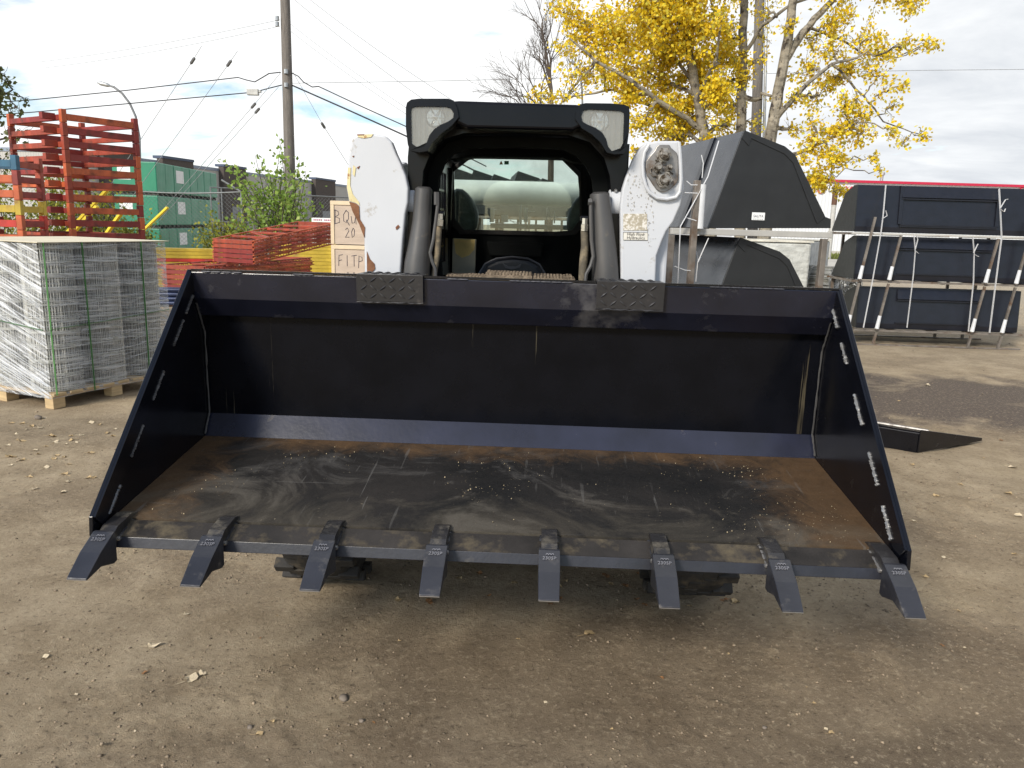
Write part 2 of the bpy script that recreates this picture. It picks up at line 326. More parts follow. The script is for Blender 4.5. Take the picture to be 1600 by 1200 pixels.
# fallen leaves
LEAFM = [pmat('dry_leaf_'+n, c, .8, var=.3, scale=25, bumps=.4, bscale=60) for n, c in (('tan', (.40, .29, .15)), ('brown', (.24, .12, .045)), ('pale', (.52, .43, .29)))]
leafmesh = []
for k in range(6):
    mb = MB(); n = 11; ctr = (0, 0, 0); ring = []
    for i in range(n):
        t = 2*math.pi*i/n; rr = .5*(1 + .35*math.cos(t)) * random.uniform(.75, 1.15) * (1 if i % 2 else .82)
        ring.append((rr*math.cos(t), rr*.72*math.sin(t), random.uniform(-.02, .28)*abs(math.sin(t+k))))
    mb.add([(0, 0, .02)] + ring, [(0, 1+i, 1+(i+1) % n) for i in range(n)]); mb.beam((-.3, 0, .02), (-.8, .08, .02), .03, .02)
    me = bpy.data.meshes.new('leaf'); me.from_pydata(mb.v, [], mb.f); me.materials.append(LEAFM[k % 3]); leafmesh.append(me)
def leaf(px, py, s, k, label=None):
    p = G(px, py); o = bpy.data.objects.new('fallen_leaf', leafmesh[k]); COL.objects.link(o)
    o.location = (p.x, p.y, float(gh(np.array([p.x]), np.array([p.y]))[0]) + .003); o.scale = (s, s, s); o.rotation_euler = (random.uniform(-.15, .15), random.uniform(-.15, .15), random.uniform(0, 6.28))
    tag(o, label or ('dry curled leaf lying on the dirt by the pallet' if px < 300 and py < 800 else 'dry brown leaf lying in the shade under the bucket teeth' if 560 < px < 1180 and py < 960 else 'small dry leaf lying on the open dirt'), 'leaf', 'fallen leaves on the dirt')
for a in [(237, 1010, .055, 5, 'pale torn leaf in the lower left foreground dirt'), (296, 1062, .06, 2, 'largest pale leaf with a hole, lower left foreground'), (318, 1054, .04, 5, 'leaf overlapping the largest pale leaf in the foreground'), (290, 960, .03, 2, 'pale leaf standing on edge below the second tooth'), (918, 987, .06, 0, 'tan leaf on the dirt below the middle teeth'), (70, 1030, .035, 2, 'single pale leaf near the left edge of the foreground'), (403, 1145, .03, 0, 'crumpled tan leaf by the dark clod of earth'), (1148, 934, .06, 0, 'tan leaf on the dirt right of the right front tyre'), (1126, 916, .055, 3, 'crumpled tan leaf against the right front tyre'), (1590, 808, .06, 2, 'pale leaf on the dirt at the right edge'), (1450, 604, .08, 5, 'pale leaf on the dark patch beyond the black wedge frame'), (670, 934, .05, 4, 'orange leaf under the tip of the fourth tooth'), (1581, 728, .07, 2, 'pale leaf right of the black wedge frame')]: leaf(*a)
for _ in range(46): leaf(random.uniform(10, 185), random.triangular(645, 790, 660), random.uniform(.03, .065), random.choice([0, 2, 2, 5, 0, 3]))
for _ in range(26): leaf(random.uniform(580, 1160), random.triangular(885, 950, 905), random.uniform(.025, .05), random.choice([0, 1, 4, 1]))
for _ in range(16): leaf(random.uniform(1380, 1600), random.uniform(600, 960), random.uniform(.03, .06), random.choice([0, 1, 2, 3]))
for _ in range(22): leaf(random.uniform(20, 1580), random.uniform(940, 1180), random.uniform(.012, .026), random.choice([0, 1, 2, 3]))
# concrete yard strip and grass by the warehouse
mb = MB(); mb.fr = WORLD
mb.prism([(14, 27, .02), (60, 27, .02), (60, 47, .02), (14, 47, .02)], (0, 0, .02)); o = mb.build('pavement', CONC); o['kind'] = 'structure'
GRASS = pmat('dry_green_grass', (.13, .15, .03), .8, var=.4, scale=.8, bumps=0, island=.3)
n = 9000; x = rng.uniform(14, 60, n); y = rng.uniform(47.2, 56.5, n); h = rng.uniform(.08, .35, n); wv = rng.uniform(.03, .06, n)
Vg = np.stack([np.stack([x-wv, y, 0*x], 1), np.stack([x+wv, y, 0*x], 1), np.stack([x+rng.normal(0, .05, n), y+rng.normal(0, .05, n), h], 1)], 1).reshape(-1, 3)
g = npmesh('grass', Vg, np.arange(3*n).reshape(-1, 3), GRASS); g['kind'] = 'stuff'
# ================================================================ the toothed bucket
MX0, MYAW = -.0285, R(-1.924)
MF = Frame(MX0, 2.6, 0, MYAW)          # machine frame: local y is depth from 2.6 m
def mp_(px, py, Yd): return MF.px(px, py, Yd-2.6)
def L(x, Yd, z): return (x, Yd-2.6, z)
BR = thing('toothed_bucket', Frame(MX0, 2.6, 0, MYAW), 'wide black digging bucket with eight teeth and two diamond-plate steps on its top lip', 'bucket')
HW = 1.22
# --- floor material: paint worn through, rust and dust in patches of their own
m, nt, b = new_mat('worn_bucket_floor'); v = coord(nt); sep = nn(nt, 'ShaderNodeSeparateXYZ'); nt.links.new(v, sep.inputs[0])
n1 = noise(nt, v, 2.2, 8, .65, .4); n2 = noise(nt, v, 7, 8, .7, 1.2); n3 = noise(nt, v, 60, 6, .75); n4 = noise(nt, coord(nt, (1, 1.3, 1)), 2.1, 9, .68, 1.3)
back = math_(nt, 'MULTIPLY', math_(nt, 'SUBTRACT', sep.outputs[1], .16), 2.6)      # towards the rear seam
side = math_(nt, 'MULTIPLY', math_(nt, 'SUBTRACT', math_(nt, 'ABSOLUTE', math_(nt, 'ADD', sep.outputs[0], .05)), .86), 2.2)
edge = math_(nt, 'MAXIMUM', math_(nt, 'MAXIMUM', back, side), -.35)
base = mixc(nt, ramp(nt, n1, .35, .65), (.007, .007, .007), (.022, .019, .017))
base = mixc(nt, math_(nt, 'MULTIPLY', ramp(nt, n4, .51, .70), .6), base, (.115, .11, .105))
rm = ramp(nt, math_(nt, 'ADD', edge, math_(nt, 'MULTIPLY', n2, 1.0)), .62, 1.0)
base = mixc(nt, math_(nt, 'MULTIPLY', rm, .9), base, mixc(nt, n2, (.026, .017, .010), (.125, .072, .034)))
fr_ = math_(nt, 'MULTIPLY', math_(nt, 'SUBTRACT', .05, sep.outputs[1]), 2.0)
base = mixc(nt, math_(nt, 'MULTIPLY', ramp(nt, math_(nt, 'ADD', n4, math_(nt, 'MULTIPLY', fr_, .25)), .55, .75), .5), base, (.10, .085, .062))
# fine scratches: thin bands of a distorted noise
for sc_s, rz_, th_, am_ in (((26, 1.3, 1), .12, .655, .5), ((34, 1.8, 1), -.5, .67, .45), ((1.6, 22, 1), .2, .68, .35), ((20, 2.5, 1), .9, .685, .4)):
    sc_ = noise(nt, coord(nt, sc_s, (0, 0, rz_)), 1.6, 3, .55, .15); base = mixc(nt, math_(nt, 'MULTIPLY', math_(nt, 'MULTIPLY', ramp(nt, sc_, th_, th_+.025), ramp(nt, n1, .42, .62)), am_), base, (.15, .145, .135))
sp_ = math_(nt, 'MULTIPLY', ramp(nt, noise(nt, v, 95, 2, .5), .70, .74), ramp(nt, n2, .5, .62)); base = mixc(nt, math_(nt, 'MULTIPLY', sp_, .7), base, (.26, .22, .15))
nt.links.new(base, b.inputs['Base Color']); nt.links.new(ramp(nt, n3, .3, .7, (.50, .50, .50, 1), (.82, .82, .82, 1)), b.inputs['Roughness']); b.inputs['Specular IOR Level'].default_value = .28; q = bump(nt, b, n3, .35, .003); bump(nt, b, n2, .25, .006, q)
FLOORM = m
m, nt, b = new_mat('streaked_black_paint'); v = coord(nt)
dr = noise(nt, coord(nt, (16, 1, .35)), 1.0, 6, .7); drf = noise(nt, coord(nt, (1, 1, 1)), 3, 3)
base = mixc(nt, ramp(nt, noise(nt, v, 5, 5), .3, .7), (.0022, .0026, .004), (.0045, .005, .0075))
base = mixc(nt, math_(nt, 'MULTIPLY', math_(nt, 'MULTIPLY', ramp(nt, dr, .645, .675), ramp(nt, drf, .34, .52)), .7), base, (.10, .085, .055))
nt.links.new(base, b.inputs['Base Color']); b.inputs['Roughness'].default_value = .14; b.inputs['Specular IOR Level'].default_value = .16; bump(nt, b, noise(nt, v, 7, 5, .6), .10, .01)
BACKM = m
# side plates
prof = [(2.153, .701), (2.147, .643), (2.19, .612), (2.95, .69), (3.03, .80), (3.035, 1.2), (2.985, 1.385), (2.902, 1.398)]
for sx in (-1, 1):
    mb = MB(MF); x0 = sx*HW; mb.prism([L(x0, y, z) for y, z in prof], (-sx*.012, 0, 0))
    sp_o = mb.build('side_plate', BLACK, BR, bevel=.0015, seg=1)
    # outer reinforcing strip along the sloping edge
    mb = MB(MF); a = Vector(L(0, 2.902, 1.398)); c = Vector(L(0, 2.153, .701)); d = (c-a).normalized(); nrm = Vector((0, d.z, -d.y)); nrm = nrm if nrm.y > 0 else -nrm
    poly = [a + d*.01, c - d*.0, c + nrm*.07, a + nrm*.06 + d*.03]
    mb.prism([(sx*(HW-.012)-sx*.0, p.y, p.z) for p in poly], (-sx*.008, 0, 0)); mb.build('edge_strip', BLACK, BR, bevel=.001, seg=1)
    # stitch welds
    WELD = pmat('weld_bead_'+('left' if sx < 0 else 'right'), (.10, .10, .105) if sx < 0 else (.30, .30, .30), .3, metal=.5, bumps=.6, bscale=150)  # right beads coloured paler for the sunlit side, left ones darker for the unlit side
    L0 = (c-a).length
    for t0, t1 in ([(.07, .16), (.19, .31), (.42, .54), (.64, .76), (.86, .96)] if sx < 0 else [(.0, .13), (.2, .29), (.42, .54), (.64, .76), (.83, .94)]):
        mb = MB(MF); n = 26; pts = []
        for i in range(n+1):
            t = t0 + (t1-t0)*i/n; p = a + d*(t*L0) + nrm*(.064 + random.uniform(-.0015, .0015)); pts.append((sx*(HW-.0205), p.y, p.z))
        mb.tube(pts, [(.0018+.0022*random.random() + (.0015 if i % 2 else 0))*(1.35 if sx < 0 else random.uniform(1.1, 2.0)) for i in range(n+1)], 6); mb.build('weld_bead', WELD, BR, smooth=True)
    mb = MB(MF); pts = []
    for (ya, za), (yb_, zb) in zip([(2.93, 1.27), (2.99, 1.15), (2.994, .82)], [(2.99, 1.15), (2.994, .82), (2.94, .74)]):
        for i in range(14): t = i/14; pts.append(L(sx*(HW-.017)+random.uniform(-.001, .001), ya+(yb_-ya)*t - .003, za+(zb-za)*t))
    mb.tube(pts, [.0025+.002*random.random() for _ in pts], 6); mb.build('weld_bead', pmat('dull_weld', (.075, .072, .07), .5, metal=.3, bumps=.5, bscale=200), BR, smooth=True)
IW = HW-.013
def across(name, poly, mat, w=IW, **k):
    mb = MB(MF); mb.prism([L(-w, y, z) for y, z in poly], (2*w, 0, 0)); return mb.build(name, mat, BR, **k)
across('floor_plate', [(2.262, .660), (2.947, .735), (2.948, .722), (2.263, .646)], FLOORM)
across('rear_bend', [(2.947, .7355), (3.002, .816), (3.014, .808), (2.957, .722)], pmat('sky_tinted_black', (.012, .014, .028), .25, var=.3, bumps=.2, bscale=40, bdist=.002, dirt=(.09, .07, .05), dth=(.66, .8), dscale=6))  # bluish base colour paints in the sky reflected by this bend
across('back_plate', [(3.002, .8165), (3.0, 1.30), (3.014, 1.30), (3.016, .808)], BACKM)
across('top_lip', [(2.902, 1.390), (2.912, 1.289), (2.962, 1.217), (2.999, 1.217), (3.022, 1.383)], pmat('lip_black_paint', (.009, .010, .018), .24, var=.3, bumps=.35, bscale=25, bdist=.002, dirt=(.085, .08, .08), dth=(.57, .78), dscale=5), bevel=.004)
# thin plate on top of the lip, its broken stitch weld
mb = MB(MF)
for i in range(60):
    x = -IW+.06 + (2*IW-.12)*i/59
    if mnoise.noise(Vector((x*4, 0, 3))) > .0:
        mb.tube([L(x+j*.01-.02, 2.900+random.uniform(-.001, .001), 1.391) for j in range(5)], [.0015, .003, .0022, .0032, .001], 6)
mb.build('lip_weld', pmat('lip_weld', (.07, .07, .08), .4, metal=.3, bumps=.4), BR, smooth=True)
across('lip_cap', [(2.9, 1.392), (2.9, 1.400), (3.03, 1.392), (3.03, 1.384)], BLACK, w=HW-.014)
# cutting edge: dusty upper strip and blue-black front bevel
eT = mp_(757, 862, 2.178); eB = mp_(757, 880, 2.168)
Yt, zt, Yb, zb = 2.178, eT.z, 2.168, eB.z
across('wear_strip', [(2.255, .655), (2.252, .6485), (Yt+.002, zt-.006), (Yt, zt)], pmat('dusty_wear_strip', (.022, .019, .017), .5, var=.6, scale=5, bumps=.5, bscale=60, dirt=(.10, .08, .05), dth=(.50, .68), dscale=9, spec=.3), w=IW-.02)
across('cutting_edge', [(Yt-.001, zt), (Yb, zb), (Yb+.08, zb-.002), (2.30, .6), (2.30, .640), (2.252, .6425), (Yt+.003, zt-.007)], pmat('edge_paint', (.018, .019, .026), .38, var=.3, bumps=.4, bscale=50, bdist=.002, dirt=(.08, .075, .065), dth=(.6, .78), dscale=8), w=IW+.004, bevel=.002)
# stiffening ribs and skin below the floor (seen when the camera moves)
across('bottom_skin', [(2.30, .612), (2.95, .692), (2.955, .712), (2.30, .640)], BLACKM, w=IW-.001)
# diamond-plate steps
def diamond(mb, o, u, v_, w_, h_, n_):
    o, u, v_, n_ = map(Vector, (o, u, v_, n_)); k = 0; st = .036
    for i in range(int(w_/st)):
        for j in range(max(1, int(h_/.03))):
            c = o + u*((i+.5)*st) + v_*((j+.5)*h_/max(1, int(h_/.03))); s = 1 if (i+j) % 2 else -1
            dd = (u*s + v_*.8).normalized()*.016; mb.tube([c-dd, c-dd*.5, c, c+dd*.5, c+dd], [.0008, .0032, .0042, .0032, .0008], 5)
STEPM = pmat('step_plate_paint', (.020, .019, .020), .36, var=.25, bumps=.4, bscale=60, bdist=.002, dirt=(.09, .07, .055), dth=(.6, .8), dscale=12)
for xa, xb in ((mp_(558, 436, 2.9).x, mp_(662, 440, 2.9).x), (mp_(932, 450, 2.9).x, mp_(1038, 450, 2.9).x)):
    mb = MB(MF); pr = [(2.893, 1.298), (2.889, 1.300), (2.882, 1.402), (3.02, 1.400), (3.02, 1.394), (2.888, 1.396)]
    mb.prism([L(xa, y, z) for y, z in pr], (xb-xa, 0, 0)); st = mb.build('step_plate', STEPM, BR, bevel=.0015, seg=2)
    mb = MB(MF); diamond(mb, L(xa+.01, 2.8885, 1.306), (1, 0, 0), (0, -.07, 1), xb-xa-.02, .09, (0, -1, 0)); mb.build('tread_bars', STEPM, BR, smooth=True); mb = MB(MF); diamond(mb, L(xa+.01, 2.90, 1.402), (1, 0, 0), (0, 1, 0), xb-xa-.02, .11, (0, 0, 1))
    mb.build('tread_bars', STEPM, BR, smooth=True)
    mb = MB(MF); mb.tube([L(xa+(xb-xa)*i/16, 2.892+random.uniform(-.002, .002), 1.297+random.uniform(-.002, .002)) for i in range(17)], [.002+.004*random.random()**2 for _ in range(17)], 6); mb.build('step_weld', STEPM, BR, smooth=True)
# teeth
TOOTHM = pmat('tooth_paint', (.024, .025, .031), .30, var=.25, bumps=.5, bscale=45, bdist=.002, dirt=(.12, .11, .10), dth=(.56, .8), dscale=16)
BARE = pmat('bare_steel_edge', (.42, .41, .40), .3, metal=.8, var=.2)
tipY, tipZ = 1.986, .579
cx0 = mp_(680, 852, 2.14)
for k in range(8):
    x = -1.175 + 2.35*k/7; x = max(-1.17, min(1.17, x)) + random.uniform(-.003, .003)
    tipY, tipZ = 1.986+random.uniform(-.004, .004), .579+random.uniform(-.004, .003)
    # upper profile from heel to tip, lower profile back
    hy, hz = 2.150, cx0.z
    up_ = [(hy, hz), (hy-.010, hz-.001), (hy-.085, hz-.034), (tipY, tipZ)]
    lo = [(tipY+.001, tipZ-.006), (hy-.085, hz-.078), (hy-.02, hz-.098), (hy, hz-.096)]
    wt = [.031, .0325, .0315, .0295, .0295, .031, .031, .031]
    vs = []
    pr = up_+lo
    for (y, z), w_ in zip(pr, wt): vs += [L(x-w_, y, z), L(x+w_, y, z)]
    n = len(pr); fs = [(2*i, 2*i+1, 2*((i+1) % n)+1, 2*((i+1) % n)) for i in range(n)] + [tuple(2*i for i in range(n)), tuple(2*i+1 for i in range(n))[::-1]]
    mb = MB(MF); mb.add(vs, fs); T = mb.build('tooth', TOOTHM, BR, bevel=.003, seg=2)
    # adapter welded on the edge
    mb = MB(MF)
    for pr2, w2 in (([(hy+.002, hz-.012), (hy+.028, hz+.004), (2.262, .675), (2.300, .664), (2.300, .652), (2.165, zt-.01), (2.150, zb-.03), (hy+.001, hz-.085)], .024),):
        mb.prism([L(x-w2, y, z) for y, z in pr2], (2*w2, 0, 0))
    ad = mb.build('adapter', pmat('adapter_paint', (.022, .021, .022), .3, var=.4, bumps=.6, bscale=70, bdist=.002, dirt=(.11, .095, .07), dth=(.5, .7), dscale=14) if k == 0 else ADM, BR, bevel=.005, seg=2)
    if k == 0: ADM = ad.data.materials[0]
    mb = MB(MF); mb.lathe(L(x+.022, 2.172, hz-.035), (1, 0, 0), [(0, .007), (.008, .007), (.010, .004)], 12); mb.lathe(L(x-.022, 2.172, hz-.035), (-1, 0, 0), [(0, .007), (.007, .007), (.009, .004)], 12)
    mb.build('retaining_pin', BARE, ad, smooth=True)
    # weld fillets at each flank
    mb = MB(MF)
    for sx in (-1, 1): mb.tube([L(x+sx*(.0265), 2.175+.11*i/12, zt-.002+(.655-zt)*i/12*1.2+random.uniform(-.002, .002)) for i in range(13)], [.003+.003*random.random() for _ in range(13)], 6)
    mb.build('adapter_weld', TOOTHM if k < 6 else BARE, ad, smooth=True)
    # bare worn rim at the tip
    mb = MB(MF); mb.beam(L(x-.0285, tipY-.0006, tipZ-.003), L(x+.0285, tipY-.0006, tipZ-.003), .0008, .0022); mb.build('tip_edge', BARE, T)
    sl_ = math.atan2(.033, .075)
    A = Vector(L(x, hy-.033, hz-.0108+.0012)); ux = Vector((1, 0, 0)); uy = Vector((0, math.cos(sl_), math.sin(sl_))); uz = ux.cross(uy)
    Mt = Matrix.Translation(A + uz*.0004) @ Matrix((ux, uy, uz)).transposed().to_4x4()
    text_part('cast_number', '230SP', .0165, Mt @ Matrix.Translation((0, -.008, 0)), TEXTM if k else (TEXTM := pmat('cast_mark', (.20, .20, .22), .35, metal=.3, bumps=0)), T, .0014, MF)
    mb = MB(MF)
    for q in range(3):
        mb.tube([Mt @ Vector((-.011+q*.008+t*.006, .004+.006*math.sin(t*2.2), .001)) for t in (0, .5, 1, 1.4)], [.0008, .0016, .0014, .0006], 5)
    mb.build('cast_mark', TEXTM, T, smooth=True)
# crumbs of dry dirt lying in the bucket
n = 2600; xs_ = rng.uniform(-1.15, 1.15, n); ys_ = 2.28 + .66*rng.random(n); kp = vnoise(xs_*3, ys_*5, 21)+.5*vnoise(xs_*9, ys_*9, 22) > rng.uniform(.75, 1.25, n); xs_ = xs_[kp]; ys_ = ys_[kp]; n = len(xs_); zs_ = .66 + (ys_-2.262)/.685*.075
sz = .0009 + .0034*rng.random(n)**5
base = np.array([[1,0,0],[-1,0,0],[0,1,0],[0,-1,0],[0,0,1],[0,0,-1]], float); Vs = base[None]*rng.uniform(.5, 1.1, (n, 6, 1))*sz[:, None, None]; P = np.stack([xs_, ys_-2.6, zs_+sz*.5], 1)
Vs += P[:, None, :]; Vs = Vs.reshape(-1, 3); A = np.array(MF.M); Vs = Vs @ A[:3, :3].T + A[:3, 3]
f = np.array([[0,2,4],[2,1,4],[1,3,4],[3,0,4],[2,0,5],[1,2,5],[3,1,5],[0,3,5]])
g = npmesh('dirt_crumbs', Vs, (f[None] + (np.arange(n)*6)[:, None, None]).reshape(-1, 3), pmat('dirt_crumb', (.30, .24, .15), .9, bumps=0, island=.4)); g['kind'] = 'stuff'; g['label'] = 'crumbs of dry dirt scattered over the bucket floor'
# ================================================================ the skid steer loader
LR = thing('skid_steer_loader', Frame(MX0, 2.6, 0, MYAW), 'white and black skid steer loader with twin roof lights standing behind the wide bucket', 'loader')
def pts(lst, Yd): return [tuple(mp_(x, y, Yd)) for x, y in lst]
def Y_(d): return (0, d, 0)
def sub(lst, k=1):
    # Chaikin smoothing of a closed outline
    for _ in range(k):
        o = []
        for a, b in zip(lst, lst[1:]+lst[:1]): o += [(a[0]*.75+b[0]*.25, a[1]*.75+b[1]*.25), (a[0]*.25+b[0]*.75, a[1]*.25+b[1]*.75)]
        lst = o
    return lst
def part(name, mat, f, parent=None, **k):
    mb = MB(MF); f(mb); return mb.build(name, mat, parent or LR, **k)
# chassis and tail
def f(mb):
    mb.prism([L(-.60, 3.32, .30), L(-.60, 3.32, .95), L(-.60, 3.6, 1.05), L(-.60, 5.75, 1.05), L(-.60, 5.9, .9), L(-.60, 5.9, .38), L(-.60, 5.6, .25), L(-.60, 3.5, .22)], (1.2, 0, 0))
part('chassis', WHITE, f, bevel=.03)
def f(mb): mb.prism([L(-.5, 4.95, 1.052), L(-.5, 4.95, 1.34), L(-.5, 5.5, 1.33), L(-.5, 5.85, 1.2), L(-.5, 5.88, 1.052)], (1.0, 0, 0))
part('engine_hood', CABB, f, bevel=.03)
# cab hoop
outer = [(638, 440), (637, 300), (637, 246), (641, 200), (660, 186), (705, 176), (800, 176), (915, 182), (955, 192), (977, 208), (980, 252), (981, 300), (981, 446)]
inner = [(672, 440), (659, 300), (661, 268), (672, 240), (692, 218), (725, 208), (806, 207), (888, 211), (921, 222), (944, 247), (953, 276), (955, 300), (948, 446)]
def lo(lst, z): return lst
o3, i3 = pts(outer, 3.34), pts(inner, 3.34)
def f(mb): mb.ring(o3, i3, Y_(.16))
part('cab_frame', CABB, f, bevel=.012, seg=3)
# stepped inner hoop, deeper
i2o = [(672, 440), (662, 300), (664, 270), (675, 243), (694, 221), (726, 211), (806, 210), (887, 214), (918, 225), (941, 249), (950, 276), (952, 300), (946, 446)]
i2i = [(690, 440), (684, 300), (686, 276), (694, 256), (708, 240), (732, 231), (806, 230), (880, 233), (902, 244), (916, 260), (925, 280), (927, 300), (925, 446)]
def f(mb): mb.ring(pts(i2o, 3.505), pts(i2i, 3.505), Y_(.05))
part('door_seal', DARKIN, f, bevel=.01)
# roof and visor
def f(mb):
    xs = (mp_(640, 170, 3.3).x+.02, mp_(980, 175, 3.3).x-.02)
    mb.prism([L(xs[0], 3.30, 2.035), L(xs[0], 3.34, 2.075), L(xs[0], 4.75, 2.18), L(xs[0], 4.86, 2.15), L(xs[0], 4.86, 2.075), L(xs[0], 3.42, 1.96), L(xs[0], 3.30, 1.985)], (xs[1]-xs[0], 0, 0))
part('cab_roof', CABB, f, bevel=.015, seg=3)
vis = [(700, 158), (718, 157), (900, 163), (914, 165), (912, 196), (895, 204), (730, 200), (712, 192)]
def f(mb): mb.prism(pts(vis, 3.22), Y_(.14))
part('roof_visor', CABB, f, bevel=.012, seg=3)
# roof lights
m, nt, b = new_mat('light_lens'); b.inputs['Base Color'].default_value = (.42, .42, .39, 1); b.inputs['Transmission Weight'].default_value = .45; b.inputs['Roughness'].default_value = .15

nt.nodes['Principled BSDF'].inputs['Transmission Weight'].default_value = 0; b.inputs['Base Color'].default_value = (.36, .36, .33, 1); b.inputs['Roughness'].default_value = .12
tr = nn(nt, 'ShaderNodeBsdfTransparent'); mx = nn(nt, 'ShaderNodeMixShader', i_0=.38); nt.links.new(tr.outputs[0], mx.inputs[1]); nt.links.new(b.outputs[0], mx.inputs[2]); nt.links.new(mx.outputs[0], nt.nodes['Material Output'].inputs[0])
LENS = m
CHROME = pmat('reflector_chrome', (.34, .34, .31), .35, metal=.8, var=.15, scale=20, bumps=0)
BULB = pmat('bulb_chrome', (.8, .8, .76), .12, metal=1, var=0, bumps=0)
hl = [(634, 168), (636, 160), (642, 155.5), (655, 154), (700, 154), (709, 157), (714, 168), (717, 183), (706, 196), (690, 208), (676, 222), (668, 236), (655, 238), (640, 235), (637, 225), (634, 200)]
ll = [(642, 175), (643, 169), (648, 167), (660, 166.5), (696, 167), (704, 169), (709, 177), (708, 184), (700, 190), (688, 195), (678, 202), (671, 211), (667, 222), (662, 229), (650, 229), (643, 224)]
hr = [(984, 176), (983, 167), (976, 163.5), (955, 161.5), (915, 161), (906, 163), (900, 173), (899, 186), (909, 200), (925, 210), (938, 222), (948, 238), (960, 241), (976, 240), (980, 228), (983, 205)]
lr = [(975, 182), (974.5, 176), (969, 173.5), (955, 172.5), (919, 171), (911, 173), (908, 181), (910, 190), (919, 195), (931, 200), (941, 207), (947, 217), (950, 229), (956, 236), (966, 238), (973, 234)]
for ho, li, lx in ((hl, ll, 680), (hr, lr, 937)):
    ho3, li3 = pts(ho, 3.20), pts(li, 3.20)
    mb = MB(MF); mb.ring(ho3, li3, Y_(.06)); H = mb.build('roof_light', CABB, LR, bevel=.004, seg=2)
    mb = MB(MF); mb.prism([Vector(p)+Vector((0, .061, 0)) for p in ho3], Y_(.12)); mb.build('housing', CABB, H, bevel=.01)
    c = sum((Vector(p) for p in li3), Vector())/len(li3)
    mb = MB(MF); mb.prism([Vector(p)+Vector((0, .004, 0)) for p in li3], Y_(.006)); mb.build('lens', LENS, H)
    mb = MB(MF); mb.prism([Vector(p)+Vector((0, .045, 0)) for p in li3], Y_(.006)); mb.build('reflector', CHROME, H)
    zs_ = [Vector(p).z for p in li3]; x_lo = min(Vector(p).x for p in li3); x_hi = max(Vector(p).x for p in li3); mb = MB(MF)
    for k in range(8):
        xx_ = x_lo + (x_hi-x_lo)*(k+.5)/8; hh_ = [p for p in li3 if abs(Vector(p).x-xx_) < (x_hi-x_lo)*.16]; zl_ = [Vector(p).z for p in hh_] or zs_
        mb.cyl((xx_, c.y+.034, min(zl_)+.006), (xx_, c.y+.034, max(zl_)-.004), .0022, 6)
    mb.build('reflector_ribs', CHROME, H, smooth=True)
    mb = MB(MF); mb.lathe(mp_(lx, 183 if lx < 800 else 189, 3.243), (0, -1, 0), [(0, .042), (.004, .038), (-.012, .02), (-.012, .012), (.012, .010), (.014, .002)], 20); mb.build('bulb', BULB, H, smooth=True); mb = MB(MF); q_ = mp_(lx, 183 if lx < 800 else 189, 3.225); [mb.beam(q_+Vector((math.cos(t_)*.012, 0, math.sin(t_)*.012)), q_+Vector((math.cos(t_)*.034, .008, math.sin(t_)*.034)), .004, .003) for t_ in (0, 1.05, 2.1, 3.14, 4.2, 5.25)]; mb.build('bulb_spokes', BULB, H)
# cab sides: pressed steel with window slots
for sx in (-1, 1):
    xw = .455*sx + .01
    mb = MB(MF)
    mb.bb(L(xw-.012, 3.5, .95), L(xw+.012, 4.86, 1.38)); mb.bb(L(xw-.012, 3.5, 1.86), L(xw+.012, 4.86, 1.95)); mb.bb(L(xw-.0121, 4.45, 1.38), L(xw+.0121, 4.861, 1.86)); mb.bb(L(xw-.0121, 3.499, 1.38), L(xw+.0121, 3.60, 1.86))
    for k in range(9): mb.bb(L(xw-.004, 3.66+k*.09, 1.38), L(xw+.004, 3.672+k*.09, 1.86))
    for k in range(4): mb.bb(L(xw-.006, 3.6, 1.46+k*.1), L(xw+.006, 4.45, 1.472+k*.1))
    mb.build('side_screen', CABB, LR)
# hanging yellow tag at the left screen
part('yellow_tag', pmat('yellow_plastic', (.65, .52, .02), .5), lambda mb: mb.prism(pts([(681, 262), (686, 259), (686, 281), (680, 283)], 3.62), Y_(.01)))
# rear wall with the window
ro = [(655, 445), (650, 330), (650, 240), (690, 205), (800, 205), (930, 210), (958, 250), (960, 330), (960, 380), (955, 450), (880, 450), (730, 445)]
ri = [(722, 362), (707, 345), (706, 268), (733, 247), (800, 248), (881, 250), (906, 275), (908, 300), (909, 346), (896, 363), (870, 365), (745, 362)]
ro = [(655, 445), (650, 330), (650, 240), (690, 205), (800, 205), (930, 210), (958, 240), (960, 300), (960, 350), (955, 450), (880, 452), (730, 447)]
def f(mb): mb.ring(pts(ro, 4.80), pts(ri, 4.80), Y_(.05))
RW = part('rear_wall', DARKIN, f)
m, nt, b = new_mat('tinted_glass'); nt.nodes.remove(b); tr = nn(nt, 'ShaderNodeBsdfTransparent'); tr.inputs[0].default_value = (.76, .83, .79, 1); gl = nn(nt, 'ShaderNodeBsdfGlossy', i_Roughness=.03); gl.inputs[0].default_value = (.9, .95, .93, 1)
df = nn(nt, 'ShaderNodeBsdfDiffuse'); df.inputs[0].default_value = (.5, .52, .48, 1); fz = nn(nt, 'ShaderNodeFresnel', i_IOR=1.6); m1 = nn(nt, 'ShaderNodeMixShader'); nt.links.new(fz.outputs[0], m1.inputs[0]); nt.links.new(tr.outputs[0], m1.inputs[1]); nt.links.new(gl.outputs[0], m1.inputs[2])
m2 = nn(nt, 'ShaderNodeMixShader'); nt.links.new(math_(nt, 'MULTIPLY', ramp(nt, noise(nt, coord(nt), 6, 6), .35, .8), .16), m2.inputs[0]); nt.links.new(m1.outputs[0], m2.inputs[1]); nt.links.new(df.outputs[0], m2.inputs[2]); nt.links.new(m2.outputs[0], nt.nodes['Material Output'].inputs[0])
GLASS = m
mb = MB(MF); mb.prism(pts(ri, 4.815), Y_(.005)); WN = mb.build('rear_window', GLASS, LR)
